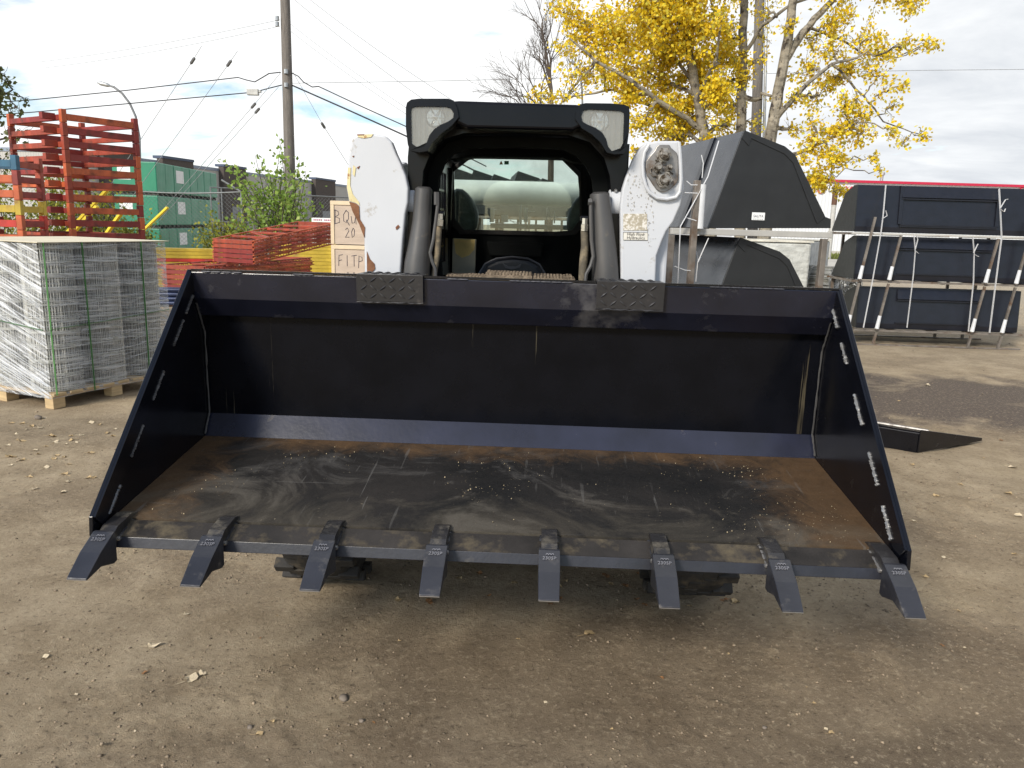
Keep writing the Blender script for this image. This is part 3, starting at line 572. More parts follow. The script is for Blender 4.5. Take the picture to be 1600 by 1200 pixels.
ri2 = [(x + (6 if x < 800 else -6)*(abs(x-807) > 60) , y + (4 if y < 300 else -5)) for x, y in ri]
mb = MB(MF); mb.ring(pts([(x-(4 if x < 800 else -4)*(abs(x-807) > 60), y-(3 if y < 300 else -4)) for x, y in ri], 4.785), pts([(x+(3 if x < 800 else -3)*(abs(x-807) > 60), y+(0 if y < 300 else -3)) for x, y in ri], 4.785), Y_(.014)); mb.build('rubber_seal', RUBBER, WN, bevel=.004)
for (x0, x1), mt in (((780, 786), pmat('warning_orange', (.65, .28, .03), .6)), ((788, 795), pmat('exit_green', (.02, .22, .10), .6))):
    mb = MB(MF); P4 = pts([(x0, 257), (x1, 257), (x1, 251.5), (x0, 251.5)], 4.808) if x0 > 785 else pts([(x0, 257), (x1, 257), ((x0+x1)/2, 251)], 4.808)
    mb.prism(P4, Y_(.002)); mb.build('window_sticker', mt, WN)
# headliner bulge above the window
part('roof_lining', DARKIN, lambda mb: mb.prism([L(-.44, 3.56, 1.955), L(-.44, 4.79, 2.055), L(-.44, 4.79, 2.066), L(-.44, 3.56, 1.966)], (.9, 0, 0)))
part('headliner', DARKIN, lambda mb: mb.prism(pts([(700, 250), (725, 247), (737, 244), (880, 246), (895, 252), (915, 255), (925, 225), (905, 214), (730, 212), (700, 225)], 4.55), Y_(.2)), bevel=.02)
# seat
SEATM = pmat('seat_vinyl', (.015, .015, .018), .45, bumps=.2, bscale=120)
sb = [(742, 452), (748, 428), (758, 412), (775, 404), (800, 401), (826, 404), (843, 413), (852, 428), (858, 454)]
part('seat_backrest', SEATM, lambda mb: mb.prism(pts(sb, 4.25), Y_(.12)), bevel=.03, seg=3)
part('seat_cushion', SEATM, lambda mb: mb.bb(L(-.24, 3.75, 1.05), L(.24, 4.3, 1.20)), bevel=.04, seg=3)
part('seat_frame', CABB, lambda mb: mb.bb(L(-.2, 3.8, .96), L(.2, 4.28, 1.05)))
part('seat_trim', pmat('seat_trim', (.10, .10, .11), .35), lambda mb: mb.tube(pts(sb, 4.24), .005, 6), smooth=True)
part('backrest_logo', pmat('seat_mark', (.05, .05, .06), .4), lambda mb: mb.prism(pts([(785, 411), (793, 416), (806, 417), (815, 412), (812, 418), (800, 421), (790, 419)], 4.235), Y_(.012)))
part('rear_panel', DARKIN, lambda mb: mb.prism(pts([(760, 377), (850, 380), (846, 402), (765, 400)], 4.74), Y_(.05)), bevel=.01)
# document pouch with an envelope
PO = part('document_pouch', pmat('clear_grimy_vinyl', (.5, .44, .32), .35, dirt=(.12, .09, .05)), lambda mb: mb.prism(pts([(707, 372), (744, 374), (742, 432), (706, 430)], 4.70), Y_(.02)), bevel=.004)
part('envelope', pmat('manila_paper', (.8, .58, .22), .8, var=.3, bumps=.4, bscale=30), lambda mb: mb.prism(pts([(709, 373), (742, 374.5), (741, 390), (733, 399), (722, 403), (712, 396)], 4.692), Y_(.006)), PO)
# interior pillars and lap-bar posts
for a in ([(693, 440), (697, 330), (700, 262)], [(923, 446), (916, 330), (914, 262)]):
    part('interior_pillar', DARKIN, lambda mb: mb.tube(pts(a, 4.60), .028, 10), smooth=True)
# step tread at the cab front: serrated and caked with mud
MUD = pmat('mud_caked_tread', (.17, .13, .09), .95, var=.4, scale=30, bumps=1.0, bscale=60, bdist=.01)
def f(mb):
    for (x0, x1, yy) in ((696, 758, 433), (758, 833, 429), (833, 900, 434)):
        a, c = mp_(x0, yy, 3.3), mp_(x1, yy+1, 3.3); mb.bb((a.x, a.y, a.z-.09), (c.x-.004, a.y+.16, a.z))
        n = int((c.x-a.x)/.014)
        for i in range(n):
            for j in range(5): mb.box((a.x+.007+i*.014, a.y+.012+j*.034, a.z+.004), (.008+.003*random.random(), .014, .008+.008*random.random()))
part('front_step', MUD, f)
part('front_panel', CABB, lambda mb: mb.bb(L(-.44, 3.36, .9), L(.44, 3.40, 1.30)))
# lift arm front plates
armL = [(557, 210), (583, 209), (602, 212), (612, 222), (619, 240), (626, 255), (634, 275), (638, 295), (637, 317), (633, 335), (629, 378), (625, 436), (624, 470), (574, 470), (573, 436), (572, 395), (569, 372), (562, 350), (552, 330), (545, 315), (541, 292), (542, 270), (545, 240), (549, 219)]
armR = [(1008, 223.5), (1027, 220), (1063, 220), (1066, 240), (1069, 295), (1063, 322), (1052, 347), (1041, 362), (1034, 378), (1026, 400), (1024, 445), (1024, 475), (970, 475), (970, 440), (969, 322), (972, 296), (978, 276), (989, 248), (1000, 230)]
AL = part('lift_arm', WHITE, lambda mb: mb.prism(pts(armL, 3.28), Y_(.05)), bevel=.008, seg=3)
ARM_ = part('lift_arm', WHITE, lambda mb: mb.prism(pts(armR, 3.28), Y_(.05)), bevel=.008, seg=3)
PRIMER = pmat('brown_primer_rust', (.19, .085, .04), .9, var=.3, scale=25, bumps=.4)
CREAM = pmat('yellowed_paint', (.60, .52, .28), .5, var=.15, scale=20, dirt=(.3, .13, .04), dth=(.55, .65), dscale=30)
part('rust_patch', PRIMER, lambda mb: [mb.prism(pts(q, 3.276), Y_(.05)) for q in ([(545.5, 315), (556, 318), (561, 322), (562, 342), (570, 355), (569, 371), (561, 350), (551, 331)], [(573, 393), (578, 405), (585, 412), (586, 420), (579, 428), (573.5, 437)])], AL)
[part('bare_edge', CREAM, lambda mb: mb.prism(pts(q, 3.277), Y_(.05)), AL) for q in ([(543.5, 262), (548, 262), (547, 290), (551, 303), (561, 316), (562, 321), (556, 317), (546, 314), (542, 292)], [(560, 210.5), (583, 209.6), (580, 214), (568, 216), (559, 214)], [(552, 258), (556, 262), (554, 276), (551, 272)])]
part('paint_chip', RUST, lambda mb: [mb.prism(pts(q, 3.2765), Y_(.01)) for q in ([(558, 209.8), (569, 209.6), (569, 211.5), (558, 211.5)], [(618, 355), (622, 351), (624.5, 354), (621, 358), (619, 359)], [(557, 262), (562, 259), (560, 264)], [(550, 244), (553, 243), (552, 246)])], AL)
# arm box sections running back, rear uprights and the cross tube
for sx in (-1, 1):
    xc = sx*.575
    def f(mb):
        mb.prism([L(xc-sx*.07, 3.332, 1.25), L(xc-sx*.07, 3.332, 1.82), L(xc-sx*.07, 3.6, 1.86), L(xc-sx*.07, 5.55, 1.55), L(xc-sx*.07, 5.85, 1.25), L(xc-sx*.07, 5.5, 1.25), L(xc-sx*.07, 3.75, 1.62), L(xc-sx*.07, 3.6, 1.25)], (sx*.14, 0, 0))
    part('arm_beam', WHITE, f, bevel=.012)
    part('rear_upright', WHITE, lambda mb: mb.prism([L(xc-sx*.11, 5.35, .6), L(xc-sx*.11, 5.3, 1.3), L(xc-sx*.11, 5.7, 1.5), L(xc-sx*.11, 5.88, 1.3), L(xc-sx*.11, 5.88, .6)], (sx*.035, 0, 0)), bevel=.01)
ct = mp_(806, 302, 5.35)
part('cross_tube', pmat('white_tube_paint', (.72, .74, .72), .45, var=.05), lambda mb: mb.tube([(-.60, ct.y, ct.z), (.60, ct.y, ct.z)], abs(mp_(806, 283, 5.35).z-mp_(806, 321, 5.35).z)/2, 32), smooth=True)
def f(mb):
    for (x0, x1, y0, y1) in ((765, 772, 326, 347), (783, 794, 336, 347), (811, 815, 320, 347), (818, 825, 325, 347), (853, 856, 325, 349), (865, 868, 330, 349)):
        a, c = mp_(x0, y1, 5.05), mp_(x1, y0, 5.05); mb.bb((a.x, a.y, a.z), (c.x, a.y+.03, c.z))
    a, c = mp_(766, 356, 5.0), mp_(890, 352, 5.0); mb.bb((a.x, a.y, a.z), (c.x, a.y+.05, c.z))
part('hood_brackets', WHITE, f, bevel=.003)
part('bracket_cable', WEBBING, lambda mb: [mb.tube(pts(q, 5.04), .002, 5) for q in ([(772, 344), (782, 349), (796, 345), (812, 348)], [(768, 327), (776, 328)], [(825, 330), (836, 330)], [(856, 328), (863, 350)], [(856, 338), (880, 339)], [(795, 342), (806, 350), (816, 346)])])
# dark curved shapes either side behind the glass
for q in ([(700, 300), (718, 292), (734, 305), (745, 325), (747, 345), (742, 365), (700, 368)], [(918, 296), (905, 305), (893, 320), (886, 340), (886, 366), (918, 370)]):
    part('dark_curved_shape', pmat('mottled_grey', (.10, .11, .105), .35, var=.5, scale=14, bumps=.8, bscale=12, bdist=.02), lambda mb: mb.prism(pts(sub(q), 4.95), Y_(.12)), bevel=.03, seg=3)
# quick-coupler recess on the right arm
rec = [(1030, 226), (1046, 226), (1049, 231), (1058, 239), (1060, 250), (1060, 281), (1055, 289), (1047, 296), (1040, 300), (1033, 300), (1026, 296), (1020, 288), (1011, 274), (1009, 262), (1010, 251), (1016, 243), (1023, 235), (1026, 229)]
CP = part('coupler_plate', STEEL, lambda mb: mb.prism(pts(rec, 3.268), Y_(.02)), ARM_, bevel=.003)
# raised white guard round the plate
gp = [(1014, 226), (1007, 238), (1004, 255), (1005, 275), (1009, 290), (1014, 300), (1026, 309), (1042, 311), (1056, 308), (1062, 300), (1064, 280), (1063, 250), (1061, 222)]
part('coupler_guard', WHITE, lambda mb: mb.tube(pts(gp, 3.266), .0075, 8), ARM_, smooth=True)
COUP = pmat('coupler_steel', (.30, .28, .25), .4, metal=.7, var=.3, scale=30, dirt=(.06, .045, .03), dth=(.45, .6), dscale=40)
for cx, cy, r0 in ((1036.5, 243, .028), (1028, 262, .020), (1045, 262, .015), (1037, 281, .031)):
    mb = MB(MF); c = mp_(cx, cy, 3.267); mb.lathe(c, (0, -1, 0), [(0, r0), (.014, r0), (.016, r0*.9), (.022, r0*.82), (.022, r0*.66), (.045, r0*.62), (.047, r0*.5), (.050, r0*.42)], 20)
    mb.lathe(c+Vector((0, -.012, 0)), (0, -1, 0), [(0, r0*1.12), (.005, r0*1.12)], 6); mb.build('coupler', COUP, ARM_, smooth=True)
part('drain_line', COUP, lambda mb: [mb.tube(pts(q, 3.262), .003, 6) for q in ([(1018, 262), (1016, 268), (1020, 275), (1027, 276)], [(1024, 250), (1030, 252), (1040, 252)], [(1046, 268), (1052, 272)])], ARM_, smooth=True)
part('worn_decal', pmat('worn_decal', (.38, .34, .26), .7, var=.2, scale=60, dirt=(.62, .6, .55), dth=(.5, .56), dscale=60), lambda mb: mb.prism(pts([(974, 334), (1011, 334), (1011, 360), (974, 360)], 3.2775), Y_(.004)), ARM_)
part('chipped_paint', pmat('chipped_grey', (.36, .34, .30), .8, var=.3, scale=60), lambda mb: [mb.prism([(p.x+math.cos(a)*r*(.6+.5*((i*7) % 3)), p.y, p.z+math.sin(a)*r*(.8+.4*((i*5) % 3))) for i, a in enumerate((0, 1.2, 2.4, 3.7, 5.0))], Y_(.003)) for p, r in [(mp_(random.gauss(1014, 5) if k % 2 else min(1003, max(981, random.gauss(990, 7))), (random.uniform(295, 385) if k % 2 else random.uniform(265, 333)), 3.2772), random.uniform(.0008, .0032)) for k in range(90)]], ARM_)
part('decal_plate', pmat('decal_white', (.6, .58, .52), .6, var=.1, scale=40), lambda mb: mb.prism(pts([(974, 363), (1012, 363.5), (1012, 375.5), (974, 375)], 3.2778), Y_(.004)), ARM_)
DECALT = pmat('decal_ink', (.06, .055, .05), .7, bumps=0)
for i, tx in enumerate(('High Flow', 'Hydraulics')):
    p = mp_(993.5, 366.2+i*5.6, 3.2770); text_part('decal_text', tx, .0175, Matrix.Translation(p) @ Matrix.Rotation(R(90), 4, 'X'), DECALT, ARM_, .0003, MF, 1.0)
for q in ([(974, 363), (1012, 363.5), (1012, 375.5), (974, 375), (974, 363)],): part('decal_border', DECALT, lambda mb: mb.tube(pts(q, 3.2775), .0009, 4), ARM_)
# pivot bosses
for px_, xx in ((639, 1), (964, -1)):
    c = mp_(px_, 314 if px_ < 800 else 317, 3.36); part('pivot_boss', WHITE, lambda mb: mb.lathe((c.x-.035*xx, c.y+.02, c.z), (xx, 0, 0), [(0, .06), (.06, .06), (.07, .05)], 24), smooth=True)
# tilt cylinders with their pipes and hoses
def tc_(q, rr, mat, name='tilt_cylinder', Yd=3.30, n=22):
    P_ = pts(q, Yd); k = 1.0/FPX*3.35; return part(name, mat, lambda mb: mb.tube(P_, [r_*k for r_ in rr], n), smooth=True)
tc_([(662, 292), (662, 295), (661, 310), (659, 345), (655, 385), (652, 410), (650, 445), (649, 470)], [9, 12.5, 13, 14, 17, 19.5, 20.5, 20.5], GREYCYL)
tc_([(937, 300), (937, 303), (938, 318), (941, 350), (944, 390), (946, 420), (947, 450), (948, 474)], [9, 14.5, 15.5, 16.5, 18.5, 19.5, 20, 20], GREYCYL)
HOSE = pmat('dusty_hose', (.10, .085, .06), .8, var=.3, scale=20, bumps=.4, dirt=(.25, .20, .13), dth=(.48, .65), dscale=14)
tc_([(684, 303), (684, 320), (681, 345), (677, 375), (672, 395), (675, 408), (680, 420), (681, 445)], [2.6]*8, GREYCYL, 'hydraulic_pipe', 3.25, 8)
tc_([(923, 310), (923, 340), (924, 375), (927, 400), (923, 415), (916, 428), (914, 445)], [2.8]*7, GREYCYL, 'hydraulic_pipe', 3.25, 8)
tc_([(682, 300), (682, 320)], [4, 4], GREYCYL, 'pipe_fitting', 3.25, 6); tc_([(919, 316), (925, 316)], [5, 5], GREYCYL, 'pipe_fitting', 3.25, 6)
tc_([(686, 352), (685, 375), (683, 400), (678, 430), (677, 450)], [4.6]*5, HOSE, 'hydraulic_hose', 3.32, 12)
tc_([(913, 360), (914, 385), (912, 405), (910, 430), (910, 452)], [5.5, 6, 6.5, 6.0, 5.5], HOSE, 'hydraulic_hose', 3.32, 12)
for a, b_ in (((688, 334), (687, 353)), ((914, 341), (913, 361))):
    tc_([a, ((a[0]+b_[0])/2, (a[1]+b_[1])/2 - 1), ((a[0]+b_[0])/2, (a[1]+b_[1])/2), b_], [4.6, 4.6, 6, 5.6], pmat('plated_fitting', (.62, .60, .54), .28, metal=.9), 'hose_fitting', 3.315, 6)
for a, b_ in (((682, 333), (694, 334)), ((907, 341), (919, 341))): tc_([a, b_], [4, 4], CABB, 'hose_bracket', 3.33, 6)
part('grease_fitting', BARE, lambda mb: [mb.lathe(mp_(x, y, 3.335), (0, -1, 0), [(0, .008), (.008, .007), (.012, .003)], 10) for x, y in ((683, 207.5), (932, 215), (962, 298))], smooth=True)
# attachment plate that carries the bucket
def f(mb):
    mb.bb(L(-.56, 3.045, .74), L(.56, 3.10, .80)); mb.bb(L(-.56, 3.045, 1.12), L(.56, 3.10, 1.18))
    for x in (-.54, -.2, .2, .54): mb.bb(L(x-.02, 3.04, .70), L(x+.02, 3.22, 1.2))
part('attachment_frame', CABB, f, bevel=.005)
for sx in (-1, 1): part('lower_arm', WHITE, lambda mb: mb.prism([L(sx*.56-.05, 3.30, 1.36), L(sx*.56-.05, 3.10, .95), L(sx*.56-.05, 3.10, .68), L(sx*.56-.05, 3.22, .68), L(sx*.56-.05, 3.32, 1.2)], (.10, 0, 0)), bevel=.006)
# wheels
def wheel(x, Yc, flip):
    W_, r0 = .30, .405
    c = Vector(L(x, Yc, r0-.01)); s = 1 if flip else -1
    mb = MB(MF); mb.lathe(c - Vector((W_/2, 0, 0)), (1, 0, 0), [(0, .22), (.0, .30), (.015, .35), (.04, .372), (.09, .38), (W_-.09, .38), (W_-.04, .372), (W_-.015, .35), (W_, .30), (W_, .22)], 40)
    T = mb.build('wheel', RUBBER, LR, smooth=True)
    mb = MB(MF)
    for k in range(18):
        for h_ in (-1, 1):
            t = 2*math.pi*(k+(.5 if h_ > 0 else 0))/18
            for q in range(3):
                u = .02+.055*q; tt = t+.07*q*1.0; cc = c + Vector((h_*(W_/2-u), math.cos(tt)*.372, math.sin(tt)*.372)); M_ = Matrix.Rotation(tt, 3, 'X')
                mb.box(cc - Vector((0, math.cos(tt), math.sin(tt)))*.012, (.085, .046, .045), M_)
    mb.build('tread_lugs', RUBBER, T, bevel=.004)
    mb = MB(MF); mb.lathe(c + Vector((s*W_/2*.98, 0, 0)), (-s, 0, 0), [(-.01, .23), (.0, .23), (.03, .20), (.08, .19), (.085, .09), (.05, .07), (.05, .0)], 28); mb.build('rim', WHITE, T, smooth=True)
for x, Yc, fl in ((-.79, 3.29, False), (.79, 3.29, True), (-.79, 4.85, False), (.79, 4.85, True)): wheel(x, Yc, fl)
# ================================================================ yard: things standing around
ORD = ['topmost', 'second', 'third', 'fourth', 'fifth', 'sixth', 'seventh', 'eighth', 'ninth', 'tenth', 'eleventh', 'twelfth', 'thirteenth', 'fourteenth', 'fifteenth', 'sixteenth', 'seventeenth', 'eighteenth']
# ---- wrapped pallet of fence rolls at the left
n0 = G(84, 640); PA = R(12)
# local x runs along the right-hand face away from the camera, local y to the left/back
fx = Vector((math.sin(R(23)), math.cos(R(23)), 0))   # right face direction
PF = Frame(n0.x, n0.y, 0, math.atan2(fx.y, fx.x))
def P3(x, y, z): return (x, y, z)
mb = MB(PF); LX, LY = 1.22, 1.25
for x in (.0, LX/2-.05, LX-.11):
    for y in (.0, LY/2-.05, LY-.1): mb.bb((x, y, .0), (x+.11, y+.10, .09))
for y in (0.0, LY/2-.05, LY-.1): mb.bb((0, y, .0905), (LX, y+.1, .108))
for k in range(8): mb.bb((.0+k*.1545, -.02, .1085), (.0+k*.1545+.115, LY+.02, .13))
PR_mb = mb; PR = thing('wooden_pallet', PF, 'pale wooden pallet under the wrapped fence rolls at the left', 'pallet'); nv = 0
for nm_, cnt in (('block', 9), ('stringer_board', 3), ('deck_board', 8)):
    m2 = MB(PF); m2.add(PR_mb.v[nv:nv+8*cnt], [tuple(q-nv for q in f) for f in PR_mb.f if nv <= f[0] < nv+8*cnt]); nv += 8*cnt; m2.split(nm_, WOOD, PR, bevel=.003)
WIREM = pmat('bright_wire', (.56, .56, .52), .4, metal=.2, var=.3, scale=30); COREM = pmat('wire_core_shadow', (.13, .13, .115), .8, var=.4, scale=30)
HR = 1.215; rr = .196
def fence_roll(fr, cx, cy, lbl, proto=[None]):
    t = thing('fence_roll', Frame(*(fr.M @ Vector((cx, cy, .131)))[:3], 0), lbl, 'wire roll', 'fence rolls stood on the wrapped pallet')
    if proto[0] is None:
        f0 = Frame(*(fr.M @ Vector((cx, cy, .131)))[:3], 0)
        mb = MB(f0); mb.lathe((0, 0, 0), (0, 0, 1), [(0, rr*.90), (HR, rr*.90), (HR, rr*.3), (HR-.1, rr*.25)], 28); a = mb.build('core', COREM, t)
        mb = MB(f0)
        for k in range(120):
            ph = 2*math.pi*k/120+random.uniform(-.02, .02); q = rr*random.uniform(.93, 1.0); mb.cur = 0
            p2 = ph+random.uniform(-.03, .03); mb.tube([(q*math.cos(ph), q*math.sin(ph), .002), (q*math.cos((ph+p2)/2), q*math.sin((ph+p2)/2), HR/2), (q*math.cos(p2), q*math.sin(p2), HR)], .0019, 3, False)
        for k in range(11):
            z0 = .03 + HR*.955*(k/10)**1.0
            for j in range(9): z1 = z0+random.gauss(0, .013); mb.tube([(rr*1.005*math.cos(u*math.pi/12), rr*1.005*math.sin(u*math.pi/12), z1+random.uniform(-.003, .003)) for u in range(25)], .0021, 3, False)
        b_ = mb.build('wires', WIREM, t); proto[0] = (a, b_)
    else:
        for s in proto[0]: c = s.copy(); COL.objects.link(c); c.parent = t
        t.rotation_euler.z = random.uniform(0, 6)
names = {(0, 0): 'fence roll at the near corner of the wrapped pallet', (1, 0): 'middle fence roll on the right-hand side of the wrapped pallet', (2, 0): 'fence roll at the far right corner of the wrapped pallet', (0, 1): 'second fence roll from the corner on the left-hand side of the wrapped pallet', (0, 2): 'fence roll at the left edge of the photo on the wrapped pallet'}
for i in range(3):
    for j in range(3): fence_roll(PF, .198+i*.424, .182+j*.37+.03*j, names.get((i, j), 'inner fence roll hidden in the middle of the wrapped pallet'))
mb = MB(PF); mb.sheet([[(x*LX/8-.0, y*LY/8, 1.345+.006*random.random()) for x in range(9)] for y in range(9)]); 
mb = MB(PF); mb.bb((-.03, -.03, 1.350), (LX+.05, LY+.03, 1.356)); 
cs = mb.build('cover_sheet', pmat('cream_card', (.60, .54, .40), .8, var=.1, scale=3), None, bevel=.002); tag(cs, 'cream cardboard sheet lying on top of the wrapped fence rolls', 'cardboard sheet')
# stretch film: four sides, streaked; two materials (diagonal and level streaks)
def film(name, k, amt, ax):
    m, nt, b = new_mat(name); nt.nodes.remove(b); tc = nn(nt, 'ShaderNodeTexCoord'); sp = nn(nt, 'ShaderNodeSeparateXYZ'); nt.links.new(tc.outputs['Object'], sp.inputs[0])
    u = sp.outputs[ax]; zz = math_(nt, 'ADD', sp.outputs[2], math_(nt, 'MULTIPLY', u, k)); cb = nn(nt, 'ShaderNodeCombineXYZ'); nt.links.new(math_(nt, 'MULTIPLY', u, 1.3), cb.inputs[0]); nt.links.new(math_(nt, 'MULTIPLY', zz, 30.), cb.inputs[1])
    n1 = noise(nt, cb.outputs[0], 1.3, 7, .7, .25); n2 = noise(nt, tc.outputs['Object'], 3.5, 4)
    f = math_(nt, 'ADD', math_(nt, 'MULTIPLY', ramp(nt, math_(nt, 'ADD', n1, math_(nt, 'MULTIPLY', n2, .25)), .60, .76), amt), .10)
    tr = nn(nt, 'ShaderNodeBsdfTransparent'); pb = nn(nt, 'ShaderNodeBsdfPrincipled'); pb.inputs['Base Color'].default_value = (.78, .80, .82, 1); pb.inputs['Roughness'].default_value = .25
    bp = nn(nt, 'ShaderNodeBump', i_Strength=.6); bp.inputs['Distance'].default_value = .02; nt.links.new(n1, bp.inputs['Height']); nt.links.new(bp.outputs[0], pb.inputs['Normal'])
    mx = nn(nt, 'ShaderNodeMixShader'); nt.links.new(f, mx.inputs[0]); nt.links.new(tr.outputs[0], mx.inputs[1]); nt.links.new(pb.outputs[0], mx.inputs[2]); nt.links.new(mx.outputs[0], nt.nodes['Material Output'].inputs[0]); return m
FD = film('stretch_film_diagonal', -.38, .80, 1); FH = film('stretch_film_level', .05, .45, 0)
WR = thing('stretch_film', PF, 'clear plastic stretch film with green straps wound round the pallet of fence rolls', 'plastic wrap')
def wall(p, q, mat, nm):
    mb = MB(PF); g = []
    for i in range(13):
        row = []
        for j in range(25):
            a = Vector(p).lerp(Vector(q), j/24); z = .09 + (1.345-.09)*i/12; nrm = (Vector(q)-Vector(p)).normalized().cross(Vector((0, 0, 1)))
            row.append(a + Vector((0, 0, z)) + nrm*(.004+.010*mnoise.noise(Vector((j*.35, i*.6, 1))) - .012*abs(math.sin(math.pi*3*j/24))*0))
        g.append(row)
    mb.sheet(g); return mb.build(nm, mat, WR, smooth=True)
wall((-.012, LY, 0), (-.012, -.012, 0), FD, 'film_side'); wall((-.012, -.012, 0), (LX+.012, -.012, 0), FH, 'film_side'); wall((LX+.012, -.012, 0), (LX+.012, LY, 0), FD, 'film_side'); wall((LX+.012, LY, 0), (-.012, LY, 0), FH, 'film_side')
# loose twisted strands of film, bright
FS = pmat('film_strand', (.72, .74, .76), .25, bumps=0)
mb = MB(PF)
for k in range(34):
    z0 = random.uniform(.15, 1.5); y1 = random.uniform(.5, LY)
    mb.ribbon([(-.022, y, min(1.335, max(.1, z0 - .38*(LY-y)*1 + .004*math.sin(y*9+k)))) for y in [LY-.0-(LY-.01)*i/6 for i in range(7)]], random.uniform(.002, .006), (1, 0, 0), .001)
mb.build('film_strands', FS, WR); mb = MB(PF)
for k in range(34):
    z0 = random.uniform(.1, 1.33); 
    mb.ribbon([(LX*i/6, -.021, max(.1, min(1.335, z0 + random.uniform(-.008, .008) + .04*(i/6)*random.uniform(-1, 1)))) for i in range(7)], random.uniform(.0015, .004), (0, 1, 0), .001)

mb.build('film_strands', FS, WR)
GS = pmat('green_strap', (.05, .16, .04), .5, bumps=0)
for q in ([(x, -.03, z) for x, z in ((.02, 1.35), (.02, .12))], [(x, -.031, z) for x, z in ((.36, 1.35), (.37, .10))], [(.95, -.03, 1.35), (.95, -.03, .12)]):
    mb = MB(PF); mb.ribbon(q, .017, (0, 1, 0), .002); mb.build('green_strap', GS, WR)
mb = MB(PF); mb.ribbon([(-.03, LY, .78), (-.03, .5, .70), (-.03, 0, .66)], .016, (1, 0, 0), .002); mb.ribbon([(0, -.033, .66), (.5, -.033, .68), (LX, -.033, .72)], .016, (0, 1, 0), .002); mb.build('green_strap', GS, WR)
# ---- stacks of steel rack frames
RP = .171
def rack_layer(fr, wx, wy, z, mat, lbl, group, ends=False, posts=(0, 1, 2, 3), proto=None, yaw=0):
    o = fr.M @ Vector((0, 0, z)); f2 = Frame(o.x, o.y, o.z, fr.rz+yaw); t = thing('steel_rack_frame', f2, lbl, 'rack frame', group); mb = MB(f2)
    ph = RP-.004
    m2 = MB(f2)
    for i, (x, y) in enumerate(((0, 0), (wx, 0), (wx, wy), (0, wy))):
        mp2 = MB(f2); mp2.bb((x-.035, y-.035, 0), (x+.035, y+.035, ph)); mp2.build('corner_post', mat[(i*7+int(z*10)) % len(mat)], t, bevel=.004, seg=1)
    mb.bb((.036, -.03, .03), (wx-.036, .03, .112)); mb.bb((.036, wy-.03, .03), (wx-.036, wy+.03, .105)); mb.split('long_rail', mat[0], t, bevel=.003, seg=1)
    mb = MB(f2)
    mb.bb((-.03, .036, .03), (.03, wy-.036, .1)); mb.bb((wx-.03, .036, .03), (wx+.03, wy-.036, .1))
    if ends: mb.bb((-.20, .12, .035), (-.031, .20, .115)); mb.bb((-.34, wy-.06, .05), (-.25, wy+.05, .13)) if wx > .9 and z < 2.9 else None
    mb.split('cross_rail', mat[1], t, bevel=.003, seg=1)
    return t
def rack_stack(px0, py0, Yd, wx, wy, rz, n, nm, side, top):
    a = PY(px0, py0, Yd); fr = Frame(a.x, Yd, 0, rz); z0 = top - n*RP
    for k in range(n):
        i = n-1-k; z = z0 + k*RP; c = random.choice([0, 1, 2, 0, 2]); mats = [ORANGE[c], ORANGE[(c+1) % 3], ORANGE[random.randrange(3)]]
        rack_layer(fr, wx, wy, z, mats, f'orange-red steel rack frame, {ORD[i]} down in the {side}', nm, True, yaw=random.uniform(-.012, .012))
def topz(px, py, Yd): return PY(px, py, Yd).z
za = topz(97, 182, 10.6)
rack_stack(98, 182, 10.6, 1.0, 1.35, R(58), 17, 'orange-red rack frames stacked at the left', 'tall stack behind the wrapped pallet', 17*RP+.002)
# two further stacks behind and left
0 and rack_stack(-16, 185, 11.1, .84, .30, R(-2), 17, 'orange-red rack frames stacked at the left', 'stack behind the blue rack corner', 17*RP+.001)
# nearer narrow stack with mixed colours, cut by the left edge of the photo
fr = Frame(PY(28, 300, 9.3).x-1.1, 9.3, 0, 0); n = 13
for k in range(n):
    i = n-1-k; mt = [REDP, ORANGE[1], ORANGE[0]]; cl = 'rusty red'
    if i == 0: mt = [BLUEP, ORANGE[2], BLUEP]; cl = 'blue'
    if i == 3: mt = [YELLOW, YELLOW, YELLOW]; cl = 'yellow'
    if i in (1, 2, 5, 7): mt = [ORANGE[0], ORANGE[1], ORANGE[2]]; cl = 'orange-red'
    t = rack_layer(fr, 1.1, .45, k*RP, mt, f'{cl} steel rack frame, {ORD[i]} down in the near stack at the left edge', 'mixed rack frames stacked at the left edge', True)
